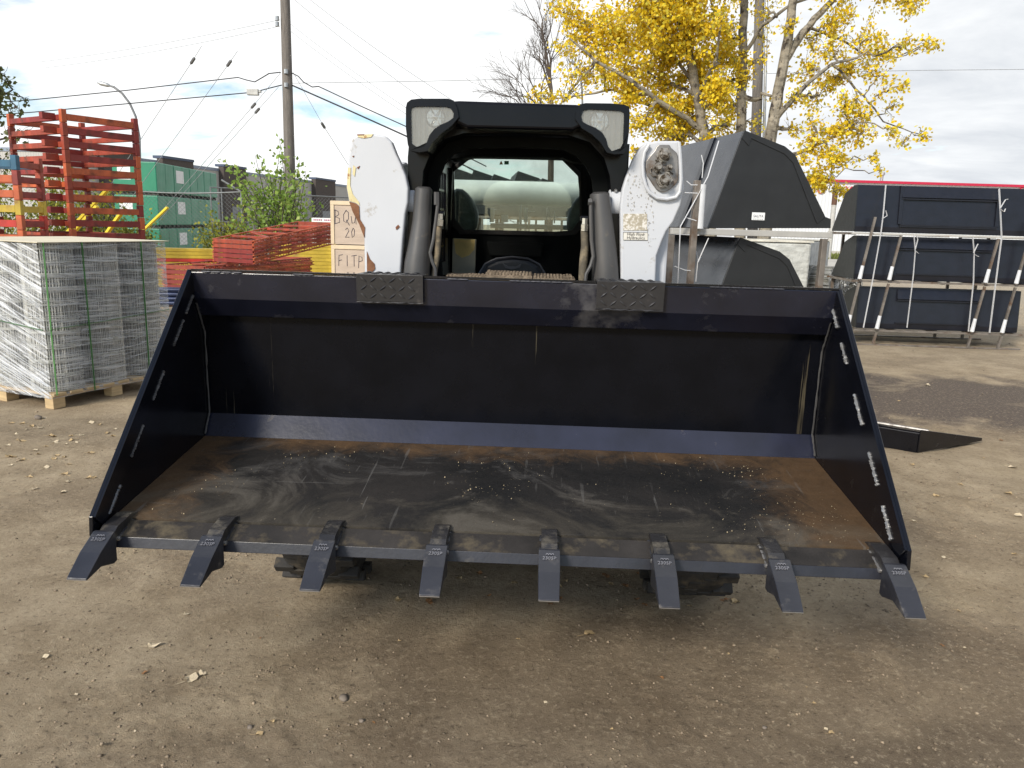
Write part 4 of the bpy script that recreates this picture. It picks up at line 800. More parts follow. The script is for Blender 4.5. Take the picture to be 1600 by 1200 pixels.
# ---- long mesh-sided orange frames lying in flat piles
def flat_frame(fr, z, Lx, Wy, mat, lbl, grp, h=.085, slope=0):
    o = fr.M @ Vector((0, 0, z)); f2 = Frame(o.x, o.y, o.z, fr.rz+random.uniform(-.01, .01)); t = thing('steel_shelf_frame', f2, lbl, 'shelf frame', grp)
    n_ = int(Lx/.14); sides = []
    for y, ys in ((0, -.016), (Wy, Wy+.016)):
        mb = MB(f2); sides.append(mb); mb.bb((0, y-.02, 0), (Lx, y+.02, .022)); mb.bb((0, y-.02, h-.024), (Lx, y+.02, h-.004)); y = ys
        for k in range(n_): mb.beam((k*.14, y, .01), (k*.14+.07, y, h-.01), .014, .008); mb.beam((k*.14+.07, y, h-.01), (k*.14+.14, y, .01), .014, .008)
    for mbq in sides: mbq.v = [(x, y, z_+x*slope) for x, y, z_ in mbq.v]
    [mbq.build('perforated_side', mat, t) for mbq in sides]
    mb = MB(f2)
    for x in (0.021, Lx-.021): mb.bb((x-.02, .021, .005), (x+.02, Wy-.021, h-.01))
    for k in range(1, 5): mb.bb((Lx*k/5-.018, .021, h-.045), (Lx*k/5+.018, Wy-.021, h-.012))
    mb.beam((Lx*.2, .03, h-.03), (Lx*.4, Wy-.03, h-.03), .03, .02); mb.v = [(x, y, z_+x*slope) for x, y, z_ in mb.v]; mb.split('cross_member', ORANGE[2] if random.random() < .6 else ORANGE[1], t)
MIX = [ORANGE[0], pmat('faded_orange_paint', (.50, .13, .04), .55, var=.25, dirt=(.25, .08, .04), dth=(.5, .7)), ORANGE[2]]
a = PY(395, 375, 14.8); q = a + Vector((1.08, 1.8, 0))
ffr = Frame(a.x, a.y, 0, math.atan2(q.y-a.y, q.x-a.x)); Lx = (Vector(q)-Vector(a)).length
n = 5; top = a.z
for k in range(n):
    z = top - (n-k)*.090
    if z < 0: continue
    flat_frame(ffr, z, 2.25, 1.15, MIX[k % 3 if k % 4 else 0], f'orange steel shelf frame, {ORD[n-1-k]} in the upper pile right of the yellow beams', 'orange shelf frames piled flat', slope=.165)
a2 = PY(320, 418, 13.9); f3 = Frame(a2.x, a2.y, 0, R(79)); mb = MB(f3)
for x in (.3, 2.1, 4.0): mb.bb((x, -.02, 0), (x+.09, .9, .10))
for o in mb.split('timber_bearer', DBARK, None): tag(o, 'dark timber bearer on the dirt under the low pile of red shelf frames', 'timber', 'timbers under the low red pile')
for k in range(7):
    flat_frame(f3, .102+k*.088, 4.3, .85, MIX[(k+2) % 3], f'dull red steel shelf frame, {ORD[6-k]} in the low pile just above the bucket lip', 'dull red shelf frames in the low pile')
# ---- yellow beam bundles
def bundle(fr, rows, cols, Lx, bw, bh, mats, lbl, grp, nm='steel_beam'):
    for r_ in range(rows):
        for c_ in range(cols):
            off = random.uniform(-.12, .12); o = fr.M @ Vector((off, c_*(bw+.012)+random.uniform(-.003, .003), r_*(bh+.004))); f2 = Frame(o.x, o.y, o.z, fr.rz+random.uniform(-.006, .006)); mt = random.choice(mats)
            t = thing(nm, f2, lbl(rows-1-r_, c_), 'steel beam', grp); mb = MB(f2); mb.bb((0, 0, 0), (Lx, bw, bh)); mb.build('beam', mt, t, bevel=.006, seg=1)
            mb = MB(f2); mb.bb((-.012, -.01, -.0), (-.001, bw+.005, bh)); mb.bb((Lx+.001, -.01, 0), (Lx+.012, bw+.005, bh)); mb.build('end_plate', mt, t)
y0 = G(232, 447)
fy = Frame(PY(232, 400, 16.0).x-.6, 16.0, 0, R(14)); bundle(fy, 13, 3, 2.1, .10, .066, [YELLOW, YELLOW, YELLOW, REDP], lambda r_, c_: f'yellow beam in the bundle right of the wrapped pallet, {ORD[r_]} row, {("front", "middle", "back")[c_]}', 'yellow beams bundled behind the pallet')
fy = Frame(PY(430, 400, 19.5).x, 19.5, 0, R(6)); bundle(fy, 11, 2, 3.4, .14, .085, [YELLOW], lambda r_, c_: f'yellow beam beside the plywood crates, {ORD[r_]} row, {("front", "back")[c_]} one', 'yellow beams stacked beside the crates')
# ---- blue-black pipes at the bottom
fp = Frame(PY(225, 462, 13.6).x, 13.6, 0, R(4))
for r_ in range(4):
    for c_ in range(3):
        PM_ = pmat('pipe_paint', (.03, .045, .10), .25, metal=.3) if r_ == 0 and c_ == 0 else PM_
        mb = MB(fp); y = c_*.085; z = .06+r_*.078; off = random.uniform(-.1, .1); mb.cyl((off, y, z), (1.7+off, y, z), .037, 14); o = mb.build('steel_pipe', PM_, smooth=True)
        tag(o, f'glossy blue-black pipe by the red frames, {ORD[3-r_]} row, {("front", "middle", "back")[c_]} one', 'pipe', 'blue-black pipes piled under the red frames')
mb = MB(fp); mb.bb((.2, -.05, 0), (.28, .26, .021)); mb.bb((1.3, -.05, 0), (1.38, .26, .021)); 
for o in mb.split('timber_bearer', DBARK, None): tag(o, 'dark timber bearer under the blue-black pipes', 'timber', 'timbers under the pipes')
# ---- plywood crates with handwriting
PLY = pmat('plywood', (.47, .38, .30), .8, var=.12, scale=3, stretch=(1, 1, 5), bumps=.2, bscale=60); PINE = pmat('pine_batten', (.62, .50, .34), .75, var=.12, scale=4); INK = pmat('marker_ink', (.05, .045, .07), .8, bumps=0)
GLY = {'B': [[(0, 0), (.05, 1)], [(0, 1), (.6, .9), (.65, .65), (.1, .5), (.75, .35), (.8, .1), (.05, 0)]], 'Q': [[(.5, 1), (.1, .7), (.15, .2), (.5, .1), (.9, .4), (.85, .85), (.5, 1)], [(.5, .3), (1, -.1)]], 'u': [[(0, .6), (.1, .1), (.5, .1), (.7, .6), (.75, 0)]], 'e': [[(.05, .35), (.6, .4), (.5, .65), (.1, .5), (.1, .1), (.7, .08)]], '2': [[(.1, .8), (.5, 1), (.8, .75), (.1, 0), (.9, .05)]], '0': [[(.5, 1), (.15, .6), (.3, .05), (.75, .2), (.85, .8), (.5, 1)]],
       'F': [[(0, 0), (.1, 1), (.9, 1.05)], [(.05, .55), (.6, .6)]], 'I': [[(.4, 0), (.45, 1)]], 'T': [[(0, .95), (1, 1.05)], [(.5, 1), (.45, 0)]], 'P': [[(.1, -.1), (.15, 1), (.8, .9), (.8, .55), (.15, .45)]]}
cA = PY(517, 372, 11.8); cB = PY(571, 372, 11.8); cw = (cB.x-cA.x)+.12; ch_ = .635
for k in range(3):
    z = .02 + k*(ch_+.015); zt_ = PY(517, 312, 11.8).z; z = zt_ - (3-k)*(ch_+.012)
    f2 = Frame(cA.x, 11.8, max(z, 0.0), R(1.2*(k-1)))
    t = thing('plywood_crate', f2, ['bottom plywood crate of the stack left of the white lift arm', 'plywood crate with scrawled FITP 20, middle of the stack left of the white lift arm', 'plywood crate scrawled BQue 20, topmost in the stack left of the lift arm'][k], 'crate', 'plywood crates behind the left lift arm')
    mb = MB(f2); mb.bb((.012, .012, .0), (cw-.012, .7, ch_)); mb.build('panel', PLY, t)
    mb = MB(f2)
    for x in (0, cw-.05): mb.bb((x, -.002, .0), (x+.05, .0115, ch_-.06))
    mb.bb((0, -.004, ch_-.058), (cw, .0117, ch_-.002)); mb.bb((-.001, .0118, ch_-.0579), (.0112, .7, ch_-.003)); mb.build('batten', PINE, t)
    if k:
        for tx, zz_, sz_ in ((('FITP', .40, .16), ('20', .16, .14)) if k == 1 else (('BQue', .40, .20), ('20', .17, .14))):
            mb = MB(f2); wl_ = sz_*.62; x_ = cw*.46 - len(tx)*wl_/2*(.95)
            for ch in tx:
                for st_ in GLY[ch]:
                    P_ = [(x_+wl_*.78*u+random.gauss(0, .003), .0105, zz_-sz_/2+sz_*v_+random.gauss(0, .003)) for u, v_ in st_]; mb.tube(P_, .0048, 4)
                x_ += wl_
            mb.build('handwriting', INK, t)
# ---- green wrapped lumber packs
GREEN = pmat('green_lumber_wrap', (.022, .215, .12), .42, var=.12, scale=1.2, bumps=.3, bscale=3, bdist=.02); PAPER = pmat('white_label_paper', (.75, .76, .75), .7, var=.04)
LUM = pmat('lumber_ends', (.06, .06, .05), .9)
g0 = PY(203, 253, 27.5); g1 = PY(243, 254, 27.0); gx_ = Frame(g1.x, 27.0, 0, R(93.5))
tzt = PY(250, 253, 27).z
for k in range(3):
    th = tzt/3
    for j in range(4):
        f2 = Frame(*(gx_.M @ Vector((j*1.62+.0, 0, k*th)))[:3], gx_.rz); wx = 1.60
        t = thing('green_lumber_pack', f2, f'green wrapped lumber pack, {("bottom", "middle", "top")[k]} tier, {("nearest, at the left corner", "second from the left corner", "third from the left corner", "farthest right")[j]}', 'lumber pack', 'green lumber packs behind the fence')
        mb = MB(f2); mb.bb((0, 0, .11), (wx, 1.45+ (0 if j else 0), th-.005)); mb.build('wrap', GREEN, t, bevel=.03, seg=2)
        mb = MB(f2)
        for q in range(4): mb.bb((.1+q*.42, .02, .0), (.19+q*.42, 1.43, .108))
        mb.split('bearer', LUM, t)
        if j == 0: 
            mb = MB(f2); mb.bb((-.006, .85, th*.45), (-.001, 1.28, th*.85)); mb.build('paper_label', PAPER, t)
        if j == 1:
            mb = MB(f2); mb.bb((.20, -.006, th*.45), (.95, -.001, th*.85)); mb.build('paper_label', PAPER, t)
        mb = MB(f2); mb.beam((wx*.5, -.004, .12), (wx*.52, -.004, th-.03), .012, .004, (0, 1, 0)); mb.build('strap', pmat('dark_strap', (.02, .06, .04), .5, bumps=0) if j+k == 0 else STR_, t)
        if j+k == 0: STR_ = t.children[-1].data.materials[0]
# ---- chain-link fence
fpx = [(150, 308), (377, 300), (560, 308)]
A_ = PY(150, 310, 24.5); B_ = PY(377, 300, 25.0); C_ = PY(600, 309, 29.0)
FT = thing('chain_link_fence', Frame(A_.x, A_.y, 0), 'chain-link fence with galvanised posts crossing in front of the green lumber packs', 'fence')
FH_ = B_.z
pl = [PY(-40, 310, 24), Vector((A_.x, A_.y, 0)), Vector((B_.x, B_.y, 0)), PY(478, 305, 27), Vector((C_.x, C_.y, 0))]
for p in pl: mb = MB(); mb.cyl((p.x, p.y, 0), (p.x, p.y, FH_+.03), .035, 10); mb.build('post', FENCEG, FT, smooth=True)
mb = MB(); mb.cyl((B_.x-.6, B_.y-.02, FH_+.35), (B_.x, B_.y, FH_), .03, 8); mb.build('barb_arm', FENCEG, FT)
for i in range(4):
    a, c = pl[i], pl[i+1]; mb = MB(); mb.tube([Vector((a.x, a.y, FH_)).lerp(Vector((c.x, c.y, FH_)), t/6)+Vector((0, 0, -.10*math.sin(math.pi*t/6) if i == 1 else 0)) for t in range(7)], .022, 8); mb.build('top_rail', FENCEG, FT)
    mb = MB(); d = Vector((c.x-a.x, c.y-a.y, 0)); ln = d.length; d.normalize(); st = .13; H_ = FH_-.02
    k = -H_
    while k < ln:
        for sg in (1, -1):
            s0 = k if sg > 0 else k+H_; s1 = k+H_ if sg > 0 else k; z0, z1 = 0.02, H_
            if s0 < 0: z0 = .02+(0-s0)/(s1-s0)*H_; s0 = 0
            if s1 < 0: z1 = (0-s0)/(s1-s0)*H_; s1 = 0
            if s0 > ln: z0 = .02+(ln-s0)/(s1-s0)*H_; s0 = ln
            if s1 > ln: z1 = (ln-s0)/(s1-s0)*H_; s1 = ln
            if abs(s1-s0) > .05: mb.tube([(a.x+d.x*s0, a.y+d.y*s0, z0), (a.x+d.x*s1, a.y+d.y*s1, z1)], .0036, 3, False)
        k += st
    mb.build('wire_mesh', FENCEG, FT)
# gate frame right of the lumber packs
G1 = PY(592, 290, 1)  # unused anchor
gt = thing('metal_gate', Frame(PY(329, 300, 26.5).x, 26.5, 0, R(35)), 'galvanised pipe gate standing open between the green packs and the shrub', 'gate'); fg = Frame(PY(329, 300, 26.5).x, 26.5, 0, R(35)); hz = PY(335, 292, 26.5).z
mb = MB(fg)
for x in (0, .35, 1.2, 2.6): mb.cyl((x, 0, .1), (x, 0, hz), .025, 8)
for z in (.15, hz*.55, hz-.02): mb.cyl((0, 0, z), (2.6, 0, z), .022, 8)
mb.build('gate_frame', FENCEG, gt)
# leaning yellow bars
YB = pmat('bright_yellow_paint', (.72, .55, .03), .5, var=.1)
for i, (a, c, Yd) in enumerate((((225, 362), (262, 324), 19), ((176, 360), (190, 332), 15), ((138, 345), (152, 322), 15), ((154, 319), (168, 296), 15.2))):
    p, q = PY(*a, Yd), PY(*c, Yd-.2); d = (p-q); s = (p.z)/(-d.z) if d.z < 0 else 0; base_ = p + d*s*1.0
    base_ = Vector((p.x + (p.x-q.x)*(p.z/(q.z-p.z)), Yd+.1, 0)); mb = MB(); mb.beam(base_, q, .09, .05); o = mb.build('yellow_bar', YB, bevel=.006)
    tag(o, ['long yellow bar leaning in front of the green lumber packs', 'short yellow bar leaning behind the right end of the orange racks', 'yellow bar seen low through the middle of the orange racks', 'yellow bar seen highest through the orange racks'][i], 'steel bar')
# blue-black board sign seen through the racks
# ---- long grey building at the left background
m, nt, b = new_mat('ribbed_grey_cladding'); wv = nn(nt, 'ShaderNodeTexWave', wave_type='BANDS', bands_direction='Y'); wv.inputs['Scale'].default_value = 1.6; nt.links.new(coord(nt), wv.inputs[0]); bump(nt, b, wv.outputs['Fac'], .7, .03); nt.links.new(mixc(nt, noise(nt, coord(nt), .5, 5), (.36, .35, .32), (.46, .45, .42)), b.inputs['Base Color']); b.inputs['Roughness'].default_value = .7
CLAD = m
DPAN = pmat('dark_brown_stucco', (.075, .062, .055), .9, var=.15, bumps=.4, bscale=8); BCAP = pmat('blue_fascia', (.035, .055, .10), .5, var=.1)
bA, bB = PY(100, 262, 52), PY(560, 303, 100)
fb = Frame(bA.x, bA.y, 0, math.atan2(bB.y-bA.y, bB.x-bA.x)); Lb = (Vector((bB.x, bB.y, 0))-Vector((bA.x, bA.y, 0))).length
BD = thing('warehouse', fb, 'long grey warehouse with dark blue-topped panels receding behind the green packs', 'building')
hb = 5.6
mb = MB(fb); mb.bb((0, 0, 0), (Lb+12, 14, hb-.25)); mb.build('wall', CLAD, BD)
mb = MB(fb); mb.bb((-.05, -.06, hb-.249), (Lb+12.05, 14.06, hb)); mb.build('roof_edge', pmat('grey_blue_flashing', (.20, .24, .30), .5), BD)
def along(px, py=300):
    d = ray(px, py); o = fb.I @ Vector((0, 0, CH)); dd = fb.I.to_3x3() @ d; t = (0-o.y)/dd.y; return (o+dd*t).x
for x0, x1 in ((156, 205), (248, 296), (343, 378), (487, 518)):
    a, c = along(x0), along(x1); mb = MB(fb); mb.bb((a, -.5, 0), (c, -.01, hb+.16)); PN = mb.build('stucco_panel', DPAN, BD)
    mb = MB(fb); mb.bb((a-.04, -.56, hb+.161), (c+.04, .3, hb+.36)); mb.build('blue_cap', BCAP, PN)
    mb = MB(fb); mb.bb((a+.3*(c-a), -.53, .0), (a+.7*(c-a), -.501, 2.4)); mb.build('door', pmat('grey_door', (.2, .21, .22), .5), PN)
# small sign
p = PY(487, 346.5, 21); q = PY(521, 341, 21)
sg = thing('low_white_sign', Frame(p.x, 21, 0), 'small low white sign with pink marks behind the orange frames', 'sign'); mb = MB(); mb.bb((p.x, 21, p.z), (q.x, 21.02, q.z)); mb.build('board', PAPER, sg); mb = MB(); mb.bb((p.x+.03, 21.0, 0), (p.x+.06, 21.05, p.z)); mb.bb((q.x-.06, 21.0, 0), (q.x-.03, 21.05, p.z)); mb.build('leg', GALV, sg)
mb = MB(); zz_ = (p.z+q.z)/2; [mb.bb((p.x+.05+i*.048, 20.994, zz_-.018), (p.x+.05+i*.048+.03, 20.9995, zz_+.018)) for i in range(10) if i != 5]; mb.build('marking', pmat('magenta_ink', (.35, .06, .15), .6, bumps=0), sg)
# ---- right: white warehouse with red trim
m, nt, b = new_mat('ribbed_white_cladding'); wv = nn(nt, 'ShaderNodeTexWave', wave_type='BANDS', bands_direction='X'); wv.inputs['Scale'].default_value = 1.3; nt.links.new(coord(nt), wv.inputs[0]); bump(nt, b, wv.outputs['Fac'], .6, .03); nt.links.new(mixc(nt, noise(nt, coord(nt), .3, 5), (.60, .61, .62), (.70, .71, .72)), b.inputs['Base Color']); b.inputs['Roughness'].default_value = .6
wl = PY(1150, 290, 57); zt_ = PY(1450, 288, 57).z
WH = thing('white_warehouse', Frame(wl.x, 57, 0), 'white metal warehouse with a red roof edge behind the right-hand bucket stack', 'building')
mb = MB(); mb.bb((wl.x, 57, .3), (62, 80, zt_-.031)); mb.build('wall', m, WH)
mb = MB(); mb.bb((wl.x, 56.97, 0), (62, 80, .299)); mb.build('plinth', CONC, WH)
mb = MB(); mb.bb((wl.x-.1, 56.8, zt_-.03), (62, 80.1, zt_+.14)); mb.build('red_roof_edge', pmat('crimson_trim', (.45, .015, .05), .5, var=.05), WH)
c = PY(1377, 283, 60); mb = MB(); mb.cyl((c.x, 60, zt_), (c.x, 60, zt_+.75), .12, 10); mb.cyl((c.x, 60, zt_+.75), (c.x, 60, zt_+.95), .2, 10); mb.build('roof_vent', GALV, WH)
RED = pmat('red_letter', (.55, .02, .05), .5, bumps=0)
for tx, px, py in (('O', 1283, 297), ('X', 1326, 298), ('C', 1597, 299)): text_part('red_letter', tx, .8, Matrix.Translation(PY(px, py, 56.9)) @ Matrix.Rotation(R(90), 4, 'X'), RED, WH, .03)
# ---- stillages carrying buckets
RAIL = pmat('raw_steel_tube', (.20, .175, .15), .5, metal=.4, var=.3, scale=9, dirt=(.12, .07, .04), dth=(.5, .7)); RAILW = pmat('zinc_primer', (.40, .39, .36), .6, var=.1, dirt=(.3, .22, .15), dth=(.6, .75))
TAPE = pmat('white_wrap_film', (.60, .61, .62), .35, var=.1, bumps=.4)
# end profile of the nested bucket, opening downwards
BPx = [(1106, 357.5), (1158, 216), (1163, 204.5), (1226, 229.5), (1242, 243), (1289, 339.5), (1298.5, 343), (1298, 357.5)]
SF = Frame(PY(1106, 357, 5.9).x, 5.9, 0, R(10))
bp = [SF.px(x, y, 0) for x, y in BPx]; z0_ = bp[0].z; prof2 = [(p.x, p.z-z0_) for p in bp]
def inverted_bucket(fr, Lx, lbl, mat, grp=None, sc=1.0, marks=False):
    # local y along the bucket, x across its end
    t = thing('loader_bucket', fr, lbl, 'bucket', grp); P_ = [(x*sc, z*sc) for x, z in prof2]
    mb = MB(fr); mb.prism([(x, 0, z) for x, z in P_], (0, .014, 0)); E1 = mb.build('end_plate', BLACKM, t, bevel=.002, seg=1)
    cx = sum(x for x, z in P_)/8; cz = sum(z for x, z in P_)/8
    mb = MB(fr); A2 = P_[1:6]; B2 = [(x+(cx-x)*.17, z-.055*sc) for x, z in A2]; 
    mb.prism([(x, -.006, z) for x, z in A2] + [(x, -.006, z) for x, z in B2[::-1]], (0, .0055, 0)); mb.build('edge_strip', BLACKM, E1, bevel=.001, seg=1)
    mb = MB(fr); mb.prism([(x, Lx-.014, z) for x, z in P_], (0, .014, 0)); mb.build('end_plate', BLACKM, t)
    shell = P_[0:1]+P_[1:6]+P_[6:7]; inn = [(x+(cx-x)*.03, z-.012) for x, z in shell]
    mb = MB(fr); mb.prism([(x, .0145, z) for x, z in shell] + [(x, .0145, z) for x, z in inn[::-1]], (0, Lx-.029, 0)); mb.build('shell', mat, t, bevel=.004, seg=1)
    return t
GLOSSG = pmat('grey_black_gloss', (.035, .037, .042), .24, var=.2, bumps=.15, bscale=10, bdist=.004)
f1 = Frame(*(SF.M @ Vector((0, 0, z0_+.004)))[:3], SF.rz); IB = inverted_bucket(f1, 2.1, 'black bucket face down on top of the near stillage, with a white paper label', GLOSSG)
# label
c = SF.px(1184.5, 338, -.004); mb = MB(SF); mb.bb((c.x-.052, -.0085, c.z-.028), (c.x+.052, -.0065, c.z+.028)); LB = mb.build('paper_label', PAPER, IB); text_part('label_text', 'SALITA', .026, Matrix.Translation((c.x, -.0090, c.z)) @ Matrix.Rotation(R(90), 4, 'X'), INK, LB, .0003, SF)
mb = MB(SF); [mb.bb((c.x-.04+i*.014, -.0092, c.z-.022), (c.x-.031+i*.014, -.0087, c.z-.019)) for i in range(6)]; mb.build('label_lines', INK, LB)
zl = SF.px(1120, 455, 0).z; low = SF.px(1157, 371, .05); off_z = low.z - prof2[2][1]
f2 = Frame(*(SF.M @ Vector((low.x-prof2[2][0], .05, off_z)))[:3], SF.rz); inverted_bucket(f2, 2.1, 'black bucket face down on the near stillage, directly below the labelled one', GLOSSG)
def rib(fr, y, x0=.0): pass
mb = MB(SF)  # reinforcing strip on the sloping face of the labelled bucket
a = Vector((prof2[0][0], 0, z0_)); c = Vector((prof2[2][0], 0, z0_+prof2[2][1]))
for yy in (.52,): mb.beam(a+Vector((-.014, yy, .01)), c+Vector((-.010, yy, 0)), .07, .012, (1, 0, 0))
mb.build('rib', BLACK, IB); 
ST = thing('steel_stillage', SF, 'near steel stillage of grey rails holding two black buckets right of the loader', 'stillage')
zr = z0_
for nm, y in (('top_rail', -.03), ('top_rail', 2.1)):
    mb = MB(SF); a = SF.px(1040, 365, y) if y < 0 else None; mb.bb((-.30, y-.02, zr-.045), (prof2[7][0]-.01, y+.02, zr-.0)); mb.build(nm, RAILW, ST, bevel=.003, seg=1)
mb = MB(SF); [mb.bb((x-.02, -.009, zr-.044), (x+.02, 2.079, zr-.002)) for x in (-.22, .88)]; mb.split('side_rail', RAIL, ST)
for x, zt2 in ((SF.px(1085, 350, -.08).x, SF.px(1093, 282, -.08).z), (SF.px(1050, 350, -.08).x, zr-.05), (SF.px(1287, 380, -.08).x, zr-.05)):
    mb = MB(SF); mb.bb((x-.022, -.10, 0), (x+.022, -.056, zt2)); mb.build('post', RAIL, ST, bevel=.003, seg=1)
for x in (-.2, .88): mb = MB(SF); mb.bb((x-.022, 2.13, 0), (x+.022, 2.17, zr-.05)); mb.build('post', RAIL, ST)
zlo = off_z-.003
mb = MB(SF); mb.bb((-.28, -.05, zlo-.045), (.9, -.01, zlo-.001)); mb.bb((-.28, 2.19, zlo-.045), (.9, 2.23, zlo-.001)); mb.split('lower_rail', RAIL, ST); mb = MB(SF); [mb.bb((x-.02, -.009, zlo-.044), (x+.02, 2.189, zlo-.002)) for x in (-.22, .86)]; mb.split('lower_side_rail', RAIL, ST)
for zz2 in (.10,): mb = MB(SF); mb.bb((-.28, -.05, zz2), (.9, -.01, zz2+.04)); mb.bb((-.28, 2.19, zz2), (.9, 2.23, zz2+.04)); mb.split('base_rail', RAIL, ST)
mb = MB(SF); x = SF.px(1093, 350, -.08).x
mb.tube([(x, -.078, zr), (x, -.078, SF.px(1093, 288, -.08).z)], [.032, .030], 10); mb.build('film_sleeve', TAPE, ST, smooth=True)
mb = MB(SF)
for q in ([(1123, 220, -.05), (1106, 276, -.09), (1082, 320, -.11), (1063, 354, -.11), (1059, 445, -.11), (1059, 460, -.11)],):
    mb.ribbon([SF.px(*p) for p in q], .016, (0, 1, 0), .002)
o = mb.build('strap', WEBBING); tag(o, 'white strap running down the left of the near stillage over both buckets', 'strap')
mb = MB(SF); mb.ribbon([SF.px(*p) for p in ((1107, 372, -.04), (1090, 410, -.08), (1087, 440, -.08))], .014, (0, 1, 0), .002); mb.ribbon([SF.px(*p) for p in ((1088, 392, -.05), (1091, 410, -.06), (1095, 402, -.06))], .01, (0, 1, 0), .002); tag(mb.build('strap', WEBBING), 'short white strap over the lower bucket of the near stillage', 'strap')
mb = MB(SF)
for q in ([(1096, 242), (1099, 255), (1097, 278)], [(1073, 283), (1080, 289), (1090, 289)], [(1070, 301), (1090, 302)], [(1072, 340), (1088, 345)], [(1054, 416), (1070, 422), (1079, 423)]): mb.tube([SF.px(x, y, -.10) for x, y in q], .0035, 6)
mb.build('cable_tie', WEBBING, ST, smooth=True)
# ---- triple stack of buckets at the right
r0 = PY(1338, 363, 11.4); TF = Frame(r0.x, 11.4, 0, R(-2))
LT = 2.62; zr3 = [.20, PY(1345, 440, 11.4).z, r0.z]
zr3[1] = (TF.px(1340, 437, 0)).z; zr3[0] = TF.px(1340, 513, 0).z
BACKP = pmat('dark_navy_paint', (.006, .007, .0125), .36, var=.25, bumps=.25, bscale=30, bdist=.004)
for k in range(3):
    z = zr3[k]; xo = (.18, .07, .0)[k]-.04; xl = LT-(.28, .08, 0)[k]
    f2 = Frame(*(TF.M @ Vector((xo, 0, z)))[:3], TF.rz)
    t = thing('stacked_bucket', f2, ['black bucket on the lowest level of the three-high stack at the right', 'black bucket on the middle level of the three-high stack at the right', 'black bucket on top of the three-high stack at the right, with a framed mounting panel'][k], 'bucket', 'buckets in the three-high stack')
    hb_ = (.60, .62, .655)[k]; pr = [(0, .0), (0, .07), (.05, hb_), (.16, hb_), (.48, hb_-.10), (.86, .03), (.86, 0)]
    # body: long shell with the back face to the camera
    mb = MB(f2); inn = [(y+.012 if y < .4 else y-.012, max(z_-.012, 0)) for y, z_ in pr]
    mb.prism([(.012, y, z_+.012) for y, z_ in pr[1:6]]+[(.012, y, z_+.008) for y, z_ in inn[1:6][::-1]], (xl-.024, 0, 0)); mb.build('shell', BACKP, t)
    mb = MB(f2); mb.prism([(.013, -.0, .008), (.013, -.006, .085), (.013, .05-.001, hb_), (.013, .07, hb_-.01), (.013, .02, .01)], (xl-.026, 0, 0)); mb.build('back_plate', BACKP, t)
    for x in (0, xl-.012): mb = MB(f2); mb.prism([(x, y-(.16 if 0 else 0), z_+.012) for y, z_ in pr], (.012, 0, 0)); mb.build('side_plate', pmat('side_grey_black', (.012, .014, .014), .5), t)
    # mounting panel
    a0, a1 = xl*.24, xl*.76; mb = MB(f2)
    def fy_(z_): return .05*(z_-.07)/(hb_-.07)-.012
    if k == 2:
        z1, z2 = .12, hb_+.01
        mb.beam((a0, fy_(z1)-.008, z1), (a1, fy_(z1)-.008, z1), .02, .02); mb.beam((a0, fy_(z1)-.01, z1+.01), (a0, fy_(z2)-.01, z2), .016, .05); mb.beam((a1, fy_(z1)-.01, z1+.01), (a1, fy_(z2)-.01, z2), .016, .05)
    mb.beam((a0, fy_(hb_-.17)-.012, hb_-.17), (a1, fy_(hb_-.17)-.012, hb_-.17), .03, .02); mb.prism([(a0, fy_(hb_-.155)-.001, hb_-.155), (a0, fy_(hb_-.155)-.035, hb_-.150), (a0, fy_(hb_)-.001, hb_-.01)], (a1-a0, 0, 0))
    mb.beam((a0, fy_(.10)-.004, .10), (a1, fy_(.10)-.004, .10), .02, .02); mb.build('mounting_panel', BACKP, t, bevel=.002, seg=1)
    # stillage of this level
    s = thing('bucket_stillage', Frame(*(TF.M @ Vector((xo, 0, 0)))[:3], TF.rz), ['steel stillage with short feet under the lowest bucket at the right', 'steel stillage carrying the middle bucket at the right', 'steel stillage carrying the top bucket at the right'][k], 'stillage', 'stillages of the three-high stack'); fs = Frame(*(TF.M @ Vector((xo, 0, 0)))[:3], TF.rz)
    mb = MB(fs); mb.bb((-.05, -.10, z-.026), (xl+.03, -.06, z)); mb.bb((-.05, .88, z-.026), (xl+.03, .92, z)); mb.split('long_rail', RAILW if k == 2 else RAIL, s)
    mb = MB(fs); [mb.bb((x-.02, -.0595, z-.034), (x+.02, .8795, z-.002)) for x in (0, xl*.25, xl*.5, xl*.75, xl-.02)]; mb.split('cross_rail', RAIL, s)
    zb_ = 0 if k == 0 else zr3[k-1]
    for xi, x in enumerate([q-.09*(2-k)-xo for q in (.16, .58, 1.94, 2.37)]):
        for y in (-.13, .90):
            mb = MB(fs); top_ = z + (.22 if k == 2 and y < 0 and xi in (0, 3) else -.0355) ; lean = -.10 if y < 0 and k else 0
            if y > 0: mb.beam((x, y, zb_+.001), (x, y, z-.036), .035, .035)
            else: mb.beam((x-.09 if k else x-.03, y, zb_+.002), (x+(.03 if top_ > z else 0), y, top_), .030, .030)
            mb.build('post', RAIL, s)
    if k:
        mb = MB(fs)
        for x in [q-.09*(2-k)-xo for q in (.16, .58, 1.94, 2.37)]: h0 = zb_+.02; mb.tube([(x-.088, -.13, h0), (x-.066, -.13, h0+.19)], [.030, .024], 8)
        mb.split('film_sleeve', TAPE, s, n=16, smooth=True)
    else:
        mb = MB(fs); mb.bb((-.02, -.15, .0), (xl, -.11, .02)); mb.bb((-.02, .88, .0), (xl, .92, .02)); mb.split('ground_rail', RAIL, s)
def strap(q, w_, lbl, y=-.16):
    mb = MB(TF); mb.ribbon([TF.px(a, b_, (yy if len(r_) else y)) for a, b_, *r_ in q for yy in ([r_[0]] if r_ else [y])], w_, (0, 1, 0), .003); tag(mb.build('strap', WEBBING), lbl, 'strap', 'white straps on the three-high stack')
